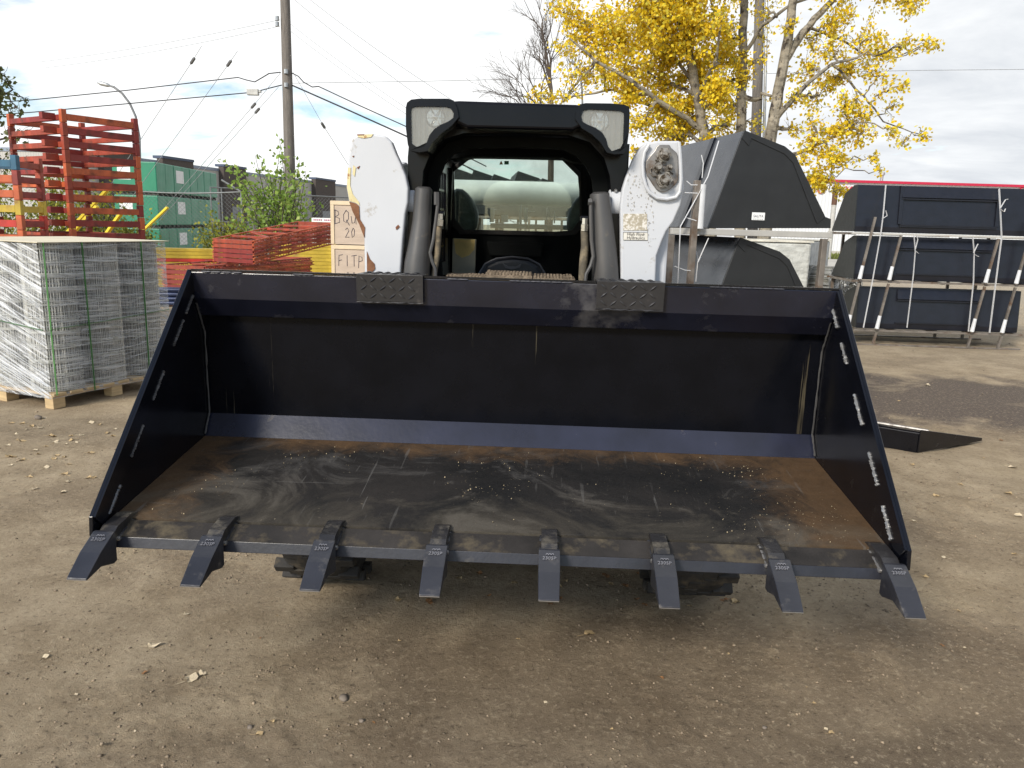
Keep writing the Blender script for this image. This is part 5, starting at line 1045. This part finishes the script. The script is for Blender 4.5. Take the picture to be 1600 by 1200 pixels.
strap([(1384, 289, -.02), (1380, 335, -.14), (1376, 366), (1363, 440), (1349, 512)], .036, 'white strap at the left of the three-high stack, running its full height')
strap([(1561, 295, -.02), (1563, 330, -.14), (1565, 371), (1556, 440), (1546, 520)], .036, 'white strap at the right of the three-high stack, running its full height')
strap([(1428, 366), (1430, 393), (1427, 430), (1417, 512)], .03, 'white strap left of the middle, over the two lower buckets')
strap([(1520, 370), (1522, 396), (1521, 440), (1513, 518)], .03, 'white strap right of the middle, over the two lower buckets')
for a, b_, lb in (((1376, 366), (1345, 362), ''),): pass
for i, q in enumerate(([(1384, 329), (1386, 337), (1380, 341)], [(1563, 325), (1571, 312), (1575, 311)], [(1563, 327), (1569, 331), (1571, 326)], [(1430, 390), (1434, 374), (1432, 368)], [(1430, 392), (1435, 396)], [(1521, 395), (1528, 381)], [(1521, 397), (1529, 401)])):
    mb = MB(TF); mb.ribbon([TF.px(a, b_, -.17) for a, b_ in q], .025, (0, 1, 0), .003); tag(mb.build('strap_tail', WEBBING), f'loose white strap end, {("curled at the left top strap", "pointing up at the right top strap", "hooked below the right top buckle", "standing up left of the middle", "curled left of the middle", "standing up right of the middle", "curled right of the middle")[i]}', 'strap end', 'loose strap ends')
# ---- dark skyline of buckets behind the loader (seen through its rear window)
for i, (px, Yd, s_) in enumerate(((708, 13.5, 1.12), (742, 15.2, 1.22), (778, 13.8, 1.0), (812, 14.6, 1.16), (856, 13.4, .9))):
    p = PY(px, 300, Yd); f2 = Frame(p.x-.3, Yd, 1.72, R(4)); inverted_bucket(f2, 1.9, 'black bucket seen through the loader rear window, '+['leftmost', 'second from the left', 'third from the left', 'fourth from the left', 'rightmost'][i], BLACKM, 'buckets behind the loader', s_)
    s = thing('far_stillage', Frame(p.x-.3, Yd, 0, R(4)), 'steel stillage behind the loader under the '+['leftmost', 'second', 'third', 'fourth', 'rightmost'][i]+' far black bucket', 'stillage', 'stillages behind the loader'); fs = Frame(p.x-.3, Yd, 0, R(4))
    mb = MB(fs)
    for x in (0, .8):
        for y in (0, 1.9): mb.bb((x-.02, y-.02, 0), (x+.02, y+.02, 1.68))
    mb.bb((-.05, -.03, 1.681), (.95, .03, 1.719)); mb.bb((-.05, 1.87, 1.681), (.95, 1.93, 1.719)); mb.bb((-.02, .03, .8), (.02, 1.87, .84)); mb.build('frame', RAIL, s)
# ---- black wedge-shaped frame on the ground
w0, w1 = G(1434, 709), G(1534, 690); WF = Frame(w0.x, w0.y, 0, math.atan2(w1.y-w0.y, w1.x-w0.x)); wl_ = (w1-w0).length; hh = WF.px(1436, 673, 0).z
WT = thing('quick_attach_frame', WF, 'black wedge-shaped attachment frame lying on the damp dirt right of the bucket', 'attachment frame')
ly = 1.7; sk = R(14)
def wq(x, y, z): return (x - y*.45, y, z)
mb = MB(WF); tri = [(0, 0, .006), (wl_, 0, .006), (wl_, 0, .03), (.02, 0, hh), (0, 0, hh)]
for y in (0, ly*.33, ly*.66, ly): mb.prism([wq(x, y, z) for x, _, z in tri], (0, .010, 0))
mb.build('side_gusset', BLACK, WT, bevel=.002, seg=1)
mb = MB(WF); mb.prism([wq(-.0, .011, .006), wq(.03, .011, .006), wq(.03, .011, hh-.03), wq(0, .011, hh-.03)], (-ly*.45, ly, 0)); mb.prism([wq(wl_*.55, .011, .008), wq(wl_*.93, .011, .008), wq(wl_*.93, .011, .03), wq(wl_*.55, .011, .075)], (-ly*.45, ly-.02, 0)); mb.build('cross_plate', BLACK, WT)
mb = MB(WF); mb.cyl(wq(.12, .012, hh-.02), wq(.12, ly, hh-.02), .012, 8); mb.cyl(wq(.05, .02, .05), wq(.05, ly*.9, .05), .015, 8); mb.build('pin_bar', STEEL, WT)
# ---- post beside the near stillage, wire coils and far wrapped pallet
p = PY(1295, 395, 48); mb = MB(); mb.cyl((p.x, 48, 0), (p.x, 48, PY(1295, 320, 48).z), .15, 12); Q = thing('steel_post', Frame(p.x, 48, 0), 'pale steel post with a rusty brown top right of the near stillage', 'post'); mb.build('shaft', RAILW, Q, smooth=True)
mb = MB(); mb.cyl((p.x, 48, PY(1295, 320, 48).z), (p.x, 48, PY(1297, 289, 48).z), .16, 12); mb.build('rusty_top', pmat('rust_brown', (.10, .05, .03), .8), Q, smooth=True)
def coil(px, py, Yd, r_, lbl, tilt=0, w_=.9):
    p = PY(px, py, Yd); t = thing('wire_coil', Frame(p.x, Yd, 0, tilt), lbl, 'wire coil', 'coils of fence wire lying behind the stillage'); fr = Frame(p.x, Yd, 0, tilt); mb = MB(fr)
    for k in range(26):
        rr_ = r_*(.25+.75*(k/25)**.7); ph = random.uniform(0, 6)
        for y in (0.0, w_*.33, w_*.66, w_): mb.tube([(rr_*math.cos(u*.45+ph)*1.08+random.uniform(-.006, .006), y+random.uniform(-.02, .02), p.z+rr_*.92*math.sin(u*.45+ph)) for u in range(15)], .0045, 3, False)
    for k in range(60): a_ = random.uniform(0, 6.28); mb.tube([(r_*1.05*math.cos(a_), 0, p.z+r_*.93*math.sin(a_)), (r_*1.05*math.cos(a_+.05), w_, p.z+r_*.93*math.sin(a_+.05))], .004, 3, False)
    mb.build('wires', GALV, t); mb = MB(fr); mb.lathe((0, .03, p.z), (0, 1, 0), [(0, r_*.2), (.0, r_*.88), (w_-.06, r_*.88), (w_-.06, r_*.2)], 20); mb.build('core', COREM, t)
coil(1264, 440, 13.5, .24, 'wire coil seen through the near stillage, left of its right post'); coil(1304, 438, 13.2, .25, 'wire coil right of the near stillage post', R(50), 1.1); coil(1330, 446, 13.8, .22, 'wire coil half hidden by the three-high stack', R(20)); coil(1240, 462, 14.2, .2, 'wire coil lowest behind the bucket lip')
coil(1284, 470, 14.2, .2, 'wire coil low between the two stillages', R(20))
for i, (px, Yd) in enumerate(((1206, 12.6), (1262, 22.))):
    p = PY(px, 372, Yd); wz = PY(px, 378 if i == 0 else 376, Yd).z; f2 = Frame(p.x-.6, Yd, 0, R(5)); t = thing('wrapped_pallet_load', f2, ['pale wrapped pallet load seen through the near stillage, left one', 'grey wrapped pallet load farther back through the near stillage, right one'][i], 'pallet load')
    mb = MB(f2); mb.bb((0, 0, .14), (1.3, 1.2, wz)); mb.build('wrapped_load', [pmat('pale_wrap', (.5, .51, .48), .35, var=.25, scale=4, stretch=(1, 1, 4), bumps=.6, bscale=12, bdist=.03), pmat('grey_wrap', (.27, .28, .28), .5, var=.3, scale=5, stretch=(4, 4, 1), bumps=.5)][i], t, bevel=.04)
    mb = MB(f2); [mb.bb((x, 0, 0), (x+.1, 1.2, .139)) for x in (0, .6, 1.2)]; mb.build('pallet_block', WOOD, t)
    mb = MB(f2); mb.bb((-.02, -.02, wz+.001), (1.32, 1.22, wz+.03)); mb.build('top_sheet', pmat('top_sheet', (.6, .58, .5), .7), t)
# ================================================================ poles, wires, trees
def poly(pts_, r_, name, lbl, cat, grp, mat, n=5):
    mb = MB(); mb.tube(pts_, r_, n, False); o = mb.build(name, mat); tag(o, lbl, cat, grp); return o
a, c = PY(455, 345, 24), PY(441, -60, 24); UP = thing('utility_pole', Frame(PY(458, 400, 24).x, 24, 0), 'tall weathered wooden utility pole behind the leafy shrub', 'utility pole')
mb = MB(); bx = PY(459, 420, 24).x; top = PY(440, -200, 24); mb.tube([(bx, 24, 0), (a.x, 24, a.z), (top.x, 24, top.z)], [.175, .168, .12], 16); mb.build('shaft', WPOLE, UP, smooth=True)
mb = MB(); [mb.cyl((PY(440+s*7, y, 23.85).x, 23.85, PY(440, y, 24).z-.06), (PY(440+s*7, y, 23.85).x, 23.85, PY(440, y, 24).z+.06), .06, 8) for y, s in ((31, -1), (40, -1), (113, 1), (134, 1))]; mb.build('insulator', GALV, UP)
WIRE = pmat('cable_black', (.02, .02, .022), .6, bumps=0); WIREG = pmat('cable_grey', (.25, .26, .27), .5, bumps=0)
def wire(q, Y0, Y1, r_, lbl, mat=WIRE, sag=.0):
    P_ = []; n = len(q)
    for i, (x, y) in enumerate(q): P_.append(PY(x, y, Y0+(Y1-Y0)*i/(n-1)))
    if n == 2: P_ = [P_[0].lerp(P_[1], t/14) + Vector((0, 0, -sag*4*(t/14)*(1-t/14))) for t in range(15)]
    return poly(P_, r_, 'power_line', lbl, 'cable', 'overhead cables at the pole', mat)
wire([(-60, 164), (50, 156), (200, 141), (372, 121), (385, 125), (398, 128), (410, 121), (420, 115), (438, 113)], 30, 24, .018, 'upper black telephone cable running left from the utility pole')
wire([(-60, 184), (55, 175), (200, 162), (387, 145), (405, 142), (420, 138), (440, 133)], 30, 24, .018, 'lower black telephone cable running left from the pole through the splice box')
wire([(456, 114), (466, 119), (474, 128), (488, 136), (498, 135), (560, 164), (640, 200), (760, 260)], 24, 21, .016, 'upper black telephone cable running right from the pole to behind the cab')
wire([(456, 133), (540, 170), (640, 215), (760, 276)], 24, 21, .022, 'lower, thicker black telephone cable running right from the pole to behind the cab')
wire([(60, 97), (437, 31)], 34, 24, .007, 'upper thin grey power line running left near the pole top', WIREG, .1); wire([(70, 106), (437, 41)], 34, 24, .007, 'lower thin grey power line running left near the pole top', WIREG, .1)
wire([(455, -5), (690, 175)], 24, 20, .008, 'thin power line crossing the top right of the pole, left one', WIREG, .08); wire([(475, -8), (720, 165)], 24, 20, .008, 'thin power line crossing the top right of the pole, right one', WIREG, .08)
wire([(452, 36), (640, 172)], 24, 20, .006, 'faint power line from the pole top toward the cab, upper', WIREG, .05); wire([(452, 47), (640, 182)], 24, 20, .006, 'faint power line from the pole top toward the cab, lower', WIREG, .05)
wire([(456, 130), (660, 127), (790, 124), (1100, 117), (1430, 110), (1640, 108)], 34, 36, .012, 'long thin cable crossing the whole sky behind the trees', WIREG)
p = PY(396, 143.5, 24.6); mb = MB(); mb.bb((p.x-.19, p.y-.08, p.z-.10), (p.x+.16, p.y+.08, p.z+.08)); mb.bb((p.x+.16, p.y-.05, p.z-.02), (p.x+.24, p.y+.05, p.z+.04)); tag(mb.build('splice_box', pmat('splice_grey', (.45, .45, .43), .5), bevel=.02), 'pale grey splice box hanging on the lower telephone cable', 'cable box')
def guy(a_, ins, b_, lbl, Y0=22.5):
    A1, I1, B1 = PY(*a_, Y0), PY(*ins, Y0+.5), PY(*b_, Y0+1.5); d = B1-I1; end = I1 + d*(I1.z/(I1.z-B1.z)); t = thing('guy_wire', Frame(end.x, end.y, 0), lbl, 'guy wire', 'guy wires of the utility pole')
    mb = MB(); mb.tube([A1, I1], .007, 5, False); mb.tube([I1, end], .008, 5, False); mb.build('cable', WIREG, t); mb = MB(); dd = d.normalized(); mb.tube([I1-dd*.12, I1-dd*.09, I1+dd*.09, I1+dd*.12], [.015, .042, .042, .015], 8); mb.build('guy_insulator', pmat('insulator_grey', (.12, .12, .12), .4) , t)
guy((315, 72), (301, 95), (206, 239), 'leftmost guy wire with a grey insulator, above the street lamp'); guy((371, 80), (358, 99), (247, 252), 'second guy wire from the left with a grey insulator'); guy((439, 113), (396, 165), (285, 293), 'third guy wire, ending behind the green packs', 24); guy((435, 136), (402, 173), (295, 293), 'guy wire closest to the pole on its left side', 24); guy((458, 113), (505, 196), (542, 254), 'guy wire running down right from the pole toward the white lift arm', 24)
# street lamps
LP = pmat('lamp_post_grey', (.16, .165, .17), .5, metal=.3)
def lamp(q, head, Yd, r_, lbl, tilt):
    b0 = PY(*q[0], Yd); t = thing('street_lamp', Frame(b0.x, Yd, 0), lbl, 'street lamp'); mb = MB(); P_ = [PY(x, y, Yd) for x, y in q]; P_ = [Vector((b0.x+.05, Yd, 0))] + P_; mb.tube(P_, [r_*1.5] + [r_]*(len(P_)-2) + [r_*.7], 10); mb.build('post', LP, t, smooth=True)
    h0, h1 = PY(*head[0], Yd), PY(*head[1], Yd); mb = MB(); mb.tube([h0, h0.lerp(h1, .2), h0.lerp(h1, .7), h1], [r_*.9, r_*1.8, r_*1.9, r_*.6], 10); mb.build('lamp_head', GALV, t, smooth=True)
lamp([(219, 260), (218, 215), (212, 182), (203, 162), (191, 146), (178, 136), (168, 133)], [(172, 134), (152, 129)], 40, .055, 'curved street lamp above the orange racks and green packs', 0)
lamp([(910, 160), (909, 135), (906, 115), (901, 104), (897, 99)], [(899, 100), (888, 93)], 40, .05, 'small street lamp between the bare tree and the yellow tree', 0)
# second pole behind the yellow tree
UP2 = thing('utility_pole', Frame(PY(1178, 400, 19).x, 19, 0), 'dark wooden utility pole standing behind the yellow tree trunks', 'utility pole'); mb = MB(); mb.tube([(PY(1178, 400, 19).x, 19, 0), PY(1183, 160, 19), PY(1191, -160, 19)], [.13, .12, .10], 12); mb.build('shaft', WPOLE, UP2, smooth=True)
mb = MB(); mb.tube([(PY(1192, 400, 19).x, 18.9, 0), PY(1195, 160, 18.9), PY(1201, -160, 18.9)], .035, 8); mb.build('conduit', GALV, UP2, smooth=True)
# ---------------------------------------------------------------- foliage
def leafmat(name, cols, tr=.35):
    m, nt, b = new_mat(name); g = nn(nt, 'ShaderNodeNewGeometry'); r_ = nt.nodes.new('ShaderNodeValToRGB'); els = r_.color_ramp.elements
    while len(els) < len(cols): els.new(.5)
    for i, c in enumerate(cols): els[i].position = i/(len(cols)-1); els[i].color = (*c, 1)
    nt.links.new(g.outputs['Random Per Island'], r_.inputs[0]); nt.links.new(r_.outputs[0], b.inputs['Base Color']); b.inputs['Roughness'].default_value = .55; b.inputs['Specular IOR Level'].default_value = .3
    t = nn(nt, 'ShaderNodeBsdfTranslucent'); nt.links.new(r_.outputs[0], t.inputs[0]); mx = nn(nt, 'ShaderNodeMixShader', i_0=tr); nt.links.new(b.outputs[0], mx.inputs[1]); nt.links.new(t.outputs[0], mx.inputs[2]); nt.links.new(mx.outputs[0], nt.nodes['Material Output'].inputs[0]); return m
YL = leafmat('yellow_leaves', [(.60, .38, .012), (.80, .58, .02), (.88, .68, .04), (.84, .62, .03), (.50, .48, .07), (.92, .74, .12)])
GL = leafmat('green_leaves', [(.14, .23, .04), (.22, .34, .06), (.30, .42, .09), (.18, .28, .05), (.40, .46, .13)])
OG = leafmat('olive_leaves', [(.05, .07, .02), (.09, .11, .03), (.14, .15, .05), (.07, .09, .03)])
BG = leafmat('bush_leaves', [(.14, .18, .03), (.24, .26, .04), (.36, .34, .05), (.10, .13, .03)])
def leaves(P, s, mat, name, parent, ar=.75, droop=.4):
    P = np.asarray(P); n = len(P); sz = s*rng.uniform(.6, 1.25, n); a = rng.normal(0, 1, (n, 3)); a[:, 2] -= droop; a /= np.linalg.norm(a, axis=1)[:, None]
    b_ = np.cross(a, rng.normal(0, 1, (n, 3))); b_ /= np.linalg.norm(b_, axis=1)[:, None]; c_ = np.cross(a, b_)
    A_ = a*sz[:, None]; B_ = b_*(sz*ar*.5)[:, None]; C_ = c_*(sz*.18*rng.uniform(-1, 1, n))[:, None]
    V = np.stack([P, P+A_*.4+B_+C_, P+A_, P+A_*.4-B_+C_], 1).reshape(-1, 3); i = np.arange(n)*4
    F = np.stack([i, i+1, i+2, i+3], 1); return npmesh(name, V, F, mat, parent)
def wig(p, q, n=5, amp=.06):
    p, q = Vector(p), Vector(q); L_ = (q-p).length; return [p.lerp(q, i/n) + (Vector([random.gauss(0, amp*L_) for _ in range(3)]) if 0 < i < n else Vector()) for i in range(n+1)]
def blob_tree(name, lbl, cat, grp, base, limbs, blobs, Yd, dep, lm, ls, dens, bark, parentname='crown', twr=.006, maxr=.10):
    """limbs: list of (points px,py,dy), radii); blobs: (px,py,r,dens) clumps of twigs hung from the nearest limb point"""
    t = thing(name, Frame(base[0], base[1], 0), lbl, cat, grp); mb = MB(); nodes = []
    for q, (r0, r1) in limbs:
        P_ = []
        for x, y, dy in q: P_.append(PY(x, y, Yd+dy) if y < 399 else Vector((PY(x, 398, Yd+dy).x, Yd+dy, 0)))
        # refine with slight bends
        Q = []
        for a_, b_ in zip(P_, P_[1:]):
            for k in range(4): Q.append(a_.lerp(b_, k/4) + Vector([random.gauss(0, .012*(b_-a_).length) for _ in range(3)])*(k > 0))
        Q.append(P_[-1]); m_ = len(Q); mb.tube(Q, [(r0+(r1-r0)*(i/(m_-1)))*.78 for i in range(m_)], 9); nodes += [(p_, r0+(r1-r0)*(i/(m_-1))) for i, p_ in enumerate(Q)]
    LPts = []; k1 = Yd/FPX
    for bx, by, br, bd in blobs:
        c = PY(bx, by, Yd + random.uniform(-dep, dep)*.6); R_ = br*k1
        cand = [(((c-p_).length + max(0, p_.z-c.z)*.5), i) for i, (p_, r_) in enumerate(nodes)]; i = min(cand)[1]; p0, r_ = nodes[i]
        main = wig(p0, c, 6, .05); mb.tube(main, [min(r_*.6, .02+.006*(6-k)) for k in range(7)], 5, False)
        ntw = max(4, int(9*R_/.5))
        for _ in range(ntw):
            s_ = random.choice(main[2:]) if random.random() < .5 else main[-1]; d = Vector([random.gauss(0, 1) for _ in range(3)]).normalized(); e = c + d*R_*random.uniform(.5, 1.0)**.7
            e.y = c.y + (e.y-c.y)*max(1, dep*.5); tw = wig(s_, e, 4, .08); mb.tube(tw, [twr*1.3, twr*1.1, twr, twr*.8, twr*.6], 3, False)
            nl = int(dens*bd*R_*random.uniform(.6, 1.3))
            for _ in range(nl):
                u = random.random()**.6; j = min(3, int(u*4)); p_ = tw[j].lerp(tw[j+1], u*4-j) if j < 4 else tw[-1]; g = .035+.16*R_*random.random()
                LPts.append(tuple(p_ + Vector((random.gauss(0, g), random.gauss(0, g), random.gauss(-.02, g)))))
            for _ in range(2):
                j = random.choice((1, 2, 3)); q_ = tw[j] + Vector([random.gauss(0, R_*.35) for _ in range(3)]); mb.tube(wig(tw[j], q_, 2, .1), twr*.6, 3, False)
                for _ in range(nl//3): p_ = tw[j].lerp(q_, random.uniform(.3, 1)); LPts.append(tuple(p_+Vector([random.gauss(0, .05) for _ in range(3)])))
    mb.build('trunk', bark, t, smooth=True)
    if LPts: leaves(LPts, ls, lm, parentname, t)
    return len(LPts)
NL = 0
TBARK = pmat('poplar_bark', (.23, .205, .16), .9, var=.45, scale=4, stretch=(1, 1, 2.5), bumps=.8, bscale=18, bdist=.02, dirt=(.045, .036, .03), dth=(.52, .60), dscale=6)
YB1 = [(905, 60, 48, .8), (880, 20, 35, .7), (960, 40, 55, 1), (1030, 25, 60, 1.1), (1095, 35, 60, 1.1), (1040, 90, 60, 1.2), (975, 110, 50, .9), (1085, 120, 50, 1.3), (1030, 165, 42, 1.3), (1085, 185, 45, 1.5), (1120, 160, 40, 1.4), (1000, 200, 25, 1), (1050, 215, 28, 1.2), (945, 90, 40, .7), (915, 115, 30, .6), (855, 145, 26, .5), (890, 145, 24, .45), (835, 152, 14, .4), (1140, 190, 25, 1), (990, 150, 35, 1), (1000, -40, 80, 1), (1100, -50, 80, 1), (1010, 60, 40, 1), (1130, 90, 40, 1.1), (995, 235, 14, .6), (1110, 215, 22, 1)]
NL += blob_tree('yellow_tree', 'leaning pale trunk with the dense yellow crown just right of the loader roof', 'tree', 'yellow autumn trees behind the stillage', (PY(1115, 300, 15).x, 15), [([(1125, 400, 0), (1112, 300, 0), (1100, 205, 0), (1085, 130, -.1), (1070, 40, -.2), (1062, -60, -.2)], (.16, .07)), ([(1100, 205, 0), (1040, 165, -.3), (985, 125, -.5), (930, 95, -.5), (890, 60, -.6)], (.07, .02)), ([(1092, 150, 0), (1020, 120, .4), (960, 60, .6)], (.05, .02)), ([(1108, 240, 0), (1050, 180, .3), (960, 140, .5), (900, 150, .6), (840, 155, .6)], (.05, .012)), ([(1085, 130, 0), (1040, 70, .3), (1000, 10, .5)], (.05, .02)), ([(1090, 150, 0), (1120, 90, -.4), (1130, 20, -.6)], (.045, .02))], YB1, 15, 1.3, YL, .072, 128, TBARK)
YB2 = [(1150, 60, 30, .8), (1170, 120, 22, .8), (1120, 20, 40, .8), (1200, 20, 30, .5), (1180, 190, 20, .7), (1185, 95, 18, .8), (1160, -40, 60, .9), (1130, 130, 35, 1.2), (1150, 165, 25, 1.1), (1215, 150, 14, .5), (1195, 60, 14, .5)]
NL += blob_tree('yellow_tree', 'straight pale middle trunk of the yellow trees, left of the dark pole', 'tree', 'yellow autumn trees behind the stillage', (PY(1158, 300, 15.6).x, 15.6), [([(1156, 400, 0), (1157, 300, 0), (1158, 200, 0), (1160, 100, 0), (1163, 0, 0), (1166, -80, 0)], (.15, .08)), ([(1160, 90, 0), (1190, 40, -.2), (1240, 5, -.3), (1290, -10, -.3)], (.05, .025)), ([(1158, 120, 0), (1130, 60, .2), (1110, 0, .3)], (.05, .02)), ([(1158, 190, 0), (1140, 150, -.2), (1110, 130, -.3)], (.03, .012))], YB2, 15.6, .9, YL, .066, 80, TBARK)
YB3 = [(1300, 35, 38, .55), (1345, 55, 30, .55), (1380, 85, 30, .55), (1330, 105, 34, .6), (1370, 120, 26, .5), (1410, 75, 22, .5), (1445, 70, 18, .55), (1462, 68, 8, .6), (1340, 150, 24, .5), (1280, 150, 30, .5), (1300, 200, 28, .75), (1330, 190, 26, .7), (1270, 235, 28, 1.0), (1305, 245, 24, .9), (1350, 215, 22, .5), (1385, 200, 22, .5), (1400, 135, 22, .55), (1290, 275, 26, 1.1), (1310, 295, 16, .9), (1265, 275, 14, .9), (1440, 212, 12, .6), (1410, 225, 12, .35), (1360, 245, 14, .5), (1262, 110, 30, .5), (1240, 150, 24, .45), (1320, 165, 24, .5), (1240, 200, 18, .5), (1300, 75, 26, .5), (1350, 180, 20, .5), (1415, 3, 26, .7), (1380, -10, 20, .6), (1424, 18, 8, .8), (1260, 60, 30, .3), (1300, 120, 24, .5), (1235, 40, 16, .5), (1270, 195, 22, .6), (1395, 165, 14, .3), (1330, -40, 60, .5), (1375, 265, 8, .5)]
NL += blob_tree('yellow_tree', 'right pale trunk with forked limbs and long sparse yellow branches to the right', 'tree', 'yellow autumn trees behind the stillage', (PY(1200, 300, 15).x, 15), [([(1188, 400, 0), (1195, 300, 0), (1204, 215, 0), (1214, 160, 0), (1226, 90, 0), (1236, 30, 0), (1243, -40, 0)], (.17, .09)), ([(1226, 95, 0), (1255, 50, .1), (1290, 12, .2), (1330, -30, .3)], (.10, .06)), ([(1208, 190, 0), (1235, 160, -.2), (1262, 130, -.3), (1300, 100, -.3), (1340, 90, -.3)], (.07, .025)), ([(1199, 250, 0), (1245, 240, -.2), (1290, 220, -.3), (1340, 190, -.3)], (.06, .02)), ([(1262, 42, .1), (1310, 60, .4), (1350, 85, .5), (1400, 90, .5), (1450, 68, .5)], (.035, .01)), ([(1300, 100, -.3), (1350, 150, 0), (1380, 190, 0), (1440, 210, 0)], (.03, .01)), ([(1290, 220, -.3), (1300, 260, -.2), (1295, 300, -.1)], (.025, .01)), ([(1330, -30, .3), (1380, -20, .3), (1420, 8, .3)], (.04, .012)), ([(1200, 240, 0), (1192, 300, .1), (1190, 380, .2)], (.05, .05))], YB3, 15, 1.0, YL, .072, 135, TBARK)
# bare tree
def grow(mb, p, d, L_, r_, dep_):
    q = p + d*L_; mid = p.lerp(q, .5) + Vector([random.gauss(0, .04*L_) for _ in range(3)]); mb.tube([p, mid, q], [r_, r_*.85, r_*.68], 5 if dep_ > 3 else 3, False)
    if dep_ == 0: return
    for k in range(4 if dep_ > 3 else 3):
        a_ = random.uniform(.25, .75); ax_ = Vector([random.gauss(0, 1) for _ in range(3)]).normalized(); d2 = (d + d.cross(ax_).normalized()*math.tan(a_)).normalized(); d2.z += .13; d2.normalize()
        s_ = random.uniform(.4, 1.0); pp = mid.lerp(q, max(0, s_*2-1)) if s_ > .5 else p.lerp(mid, s_*2); grow(mb, pp if k else q, d2, L_*random.uniform(.62, .82), r_*.55, dep_-1)
random.seed(21)
b0 = PY(858, 300, 22); t = thing('bare_tree', Frame(b0.x, 22, 0), 'leafless grey tree left of the yellow crown, above the loader roof', 'tree'); mb = MB(); p2 = PY(862, 170, 22); mb.tube([(b0.x, 22, 0), (b0.x+.05, 22, 2), p2], [.11, .09, .07], 8)
grow(mb, p2, Vector((-.12, 0, 1)).normalized(), 1.15, .06, 5); p3 = p2 - Vector((0, 0, .8)); grow(mb, p3, Vector((-.75, .1, .8)).normalized(), 1.0, .035, 4); grow(mb, p3+Vector((0, 0, .5)), Vector((.6, .1, .9)).normalized(), .75, .03, 4); grow(mb, p3, Vector((-.3, .3, 1)).normalized(), 1.1, .04, 5); grow(mb, p3, Vector((-.95, -.1, .6)).normalized(), .8, .03, 4); mb.build('trunk', DBARK, t)
# shrub at the pole
random.seed(5); sb0 = Vector((PY(455, 400, 23).x-.1, 22.6, 0)); t = thing('leafy_shrub', Frame(sb0.x, sb0.y, 0), 'light green leafy shrub growing round the foot of the utility pole', 'shrub'); mb = MB(); LPt = []
tips = [(350, 250), (362, 262), (372, 258), (382, 275), (398, 240), (405, 262), (395, 285), (410, 300), (421, 268), (436, 214), (437, 235), (440, 262), (428, 290), (455, 275), (462, 300), (468, 250), (474, 275), (470, 295), (478, 266), (440, 310), (420, 325), (450, 330), (400, 318), (385, 305), (372, 330), (360, 345), (410, 345), (440, 350), (465, 345), (480, 325), (492, 315), (495, 335), (430, 330), (455, 310), (415, 285), (445, 285), (400, 335), (475, 340), (377, 290), (445, 245), (425, 345), (388, 345), (365, 282), (450, 350)]
for x, y in tips:
    e = PY(x, y, 22.8+random.uniform(-1, .8)); b_ = sb0 + Vector((random.uniform(-.7, .5), random.uniform(-.5, .5), 0)); m_ = b_.lerp(e, .55) + Vector((0, 0, .35)); w_ = [b_, b_.lerp(m_, .5), m_, m_.lerp(e, .5), e]; mb.tube(w_, [.025, .02, .014, .01, .005], 5, False)
    for _ in range(38 if y > 290 else 50):
        u = random.uniform(.3, 1)*4; j = min(3, int(u)); p_ = w_[j].lerp(w_[j+1], u-j); g = .16 if y > 290 else .09; LPt.append(tuple(p_+Vector((random.gauss(0, g), random.gauss(0, g), random.gauss(0, g)))))
mb.build('stems', DBARK, t); leaves(LPt, .13, GL, 'foliage', t, .8, .2)
# weedy bushes behind the racks and along the fence
random.seed(9)
for i, (px, py, Yd, W_, H_, lb, mt) in enumerate([(30, 300, 21, 3.2, 3.4, 'yellow-green bush seen through the orange racks at the left', BG), (120, 300, 22, 2.4, 2.6, 'yellow-green bush seen through the middle of the orange racks', BG), (205, 300, 24.3, 1.2, 1.5, 'dry weeds at the foot of the fence by the green packs', BG), (345, 330, 24.0, 1.4, 1.9, 'dry weeds at the foot of the chain-link fence left of the shrub', BG)]):
    c = PY(px, py, Yd); t = thing('bush', Frame(c.x, Yd, 0), lb, 'bush'); P_ = []; mb = MB()
    for k in range(26):
        e = Vector((c.x+random.uniform(-W_/2, W_/2), Yd+random.uniform(-.6, .6), random.uniform(.4, 1)*H_)); b_ = Vector((c.x+random.uniform(-.4, .4)*W_*.6, Yd, 0)); w_ = wig(b_, e, 4, .05); mb.tube(w_, [.015, .012, .01, .007, .004], 4, False)
        for _ in range(85): u = random.uniform(.2, 1)*4; j = min(3, int(u)); p_ = w_[j].lerp(w_[j+1], u-j); P_.append(tuple(p_+Vector([random.gauss(0, .14) for _ in range(3)])))
    mb.build('stems', DBARK, t); leaves(P_, .11, mt, 'foliage', t)
# olive tree cut by the left edge
random.seed(11); NL += blob_tree('olive_green_tree', 'dull green tree at the left edge behind the orange racks', 'tree', None, (PY(-60, 300, 14).x, 14), [([(-60, 400, 0), (-55, 250, 0), (-45, 150, 0), (-30, 100, 0)], (.13, .04)), ([(-50, 200, 0), (-15, 160, 0), (20, 140, 0)], (.05, .015)), ([(-52, 230, 0), (-10, 220, .2), (20, 215, .2)], (.04, .015))], [(0, 110, 16, 1), (-10, 135, 30, 1.1), (12, 130, 14, .8), (35, 152, 11, .8), (5, 165, 24, 1), (25, 168, 12, .8), (-20, 170, 40, 1), (-30, 120, 30, 1), (20, 215, 20, .8), (0, 250, 30, .8), (40, 205, 14, .6), (-60, 110, 40, 1)], 14, .8, OG, .085, 34, DBARK)
print('leaves', NL)
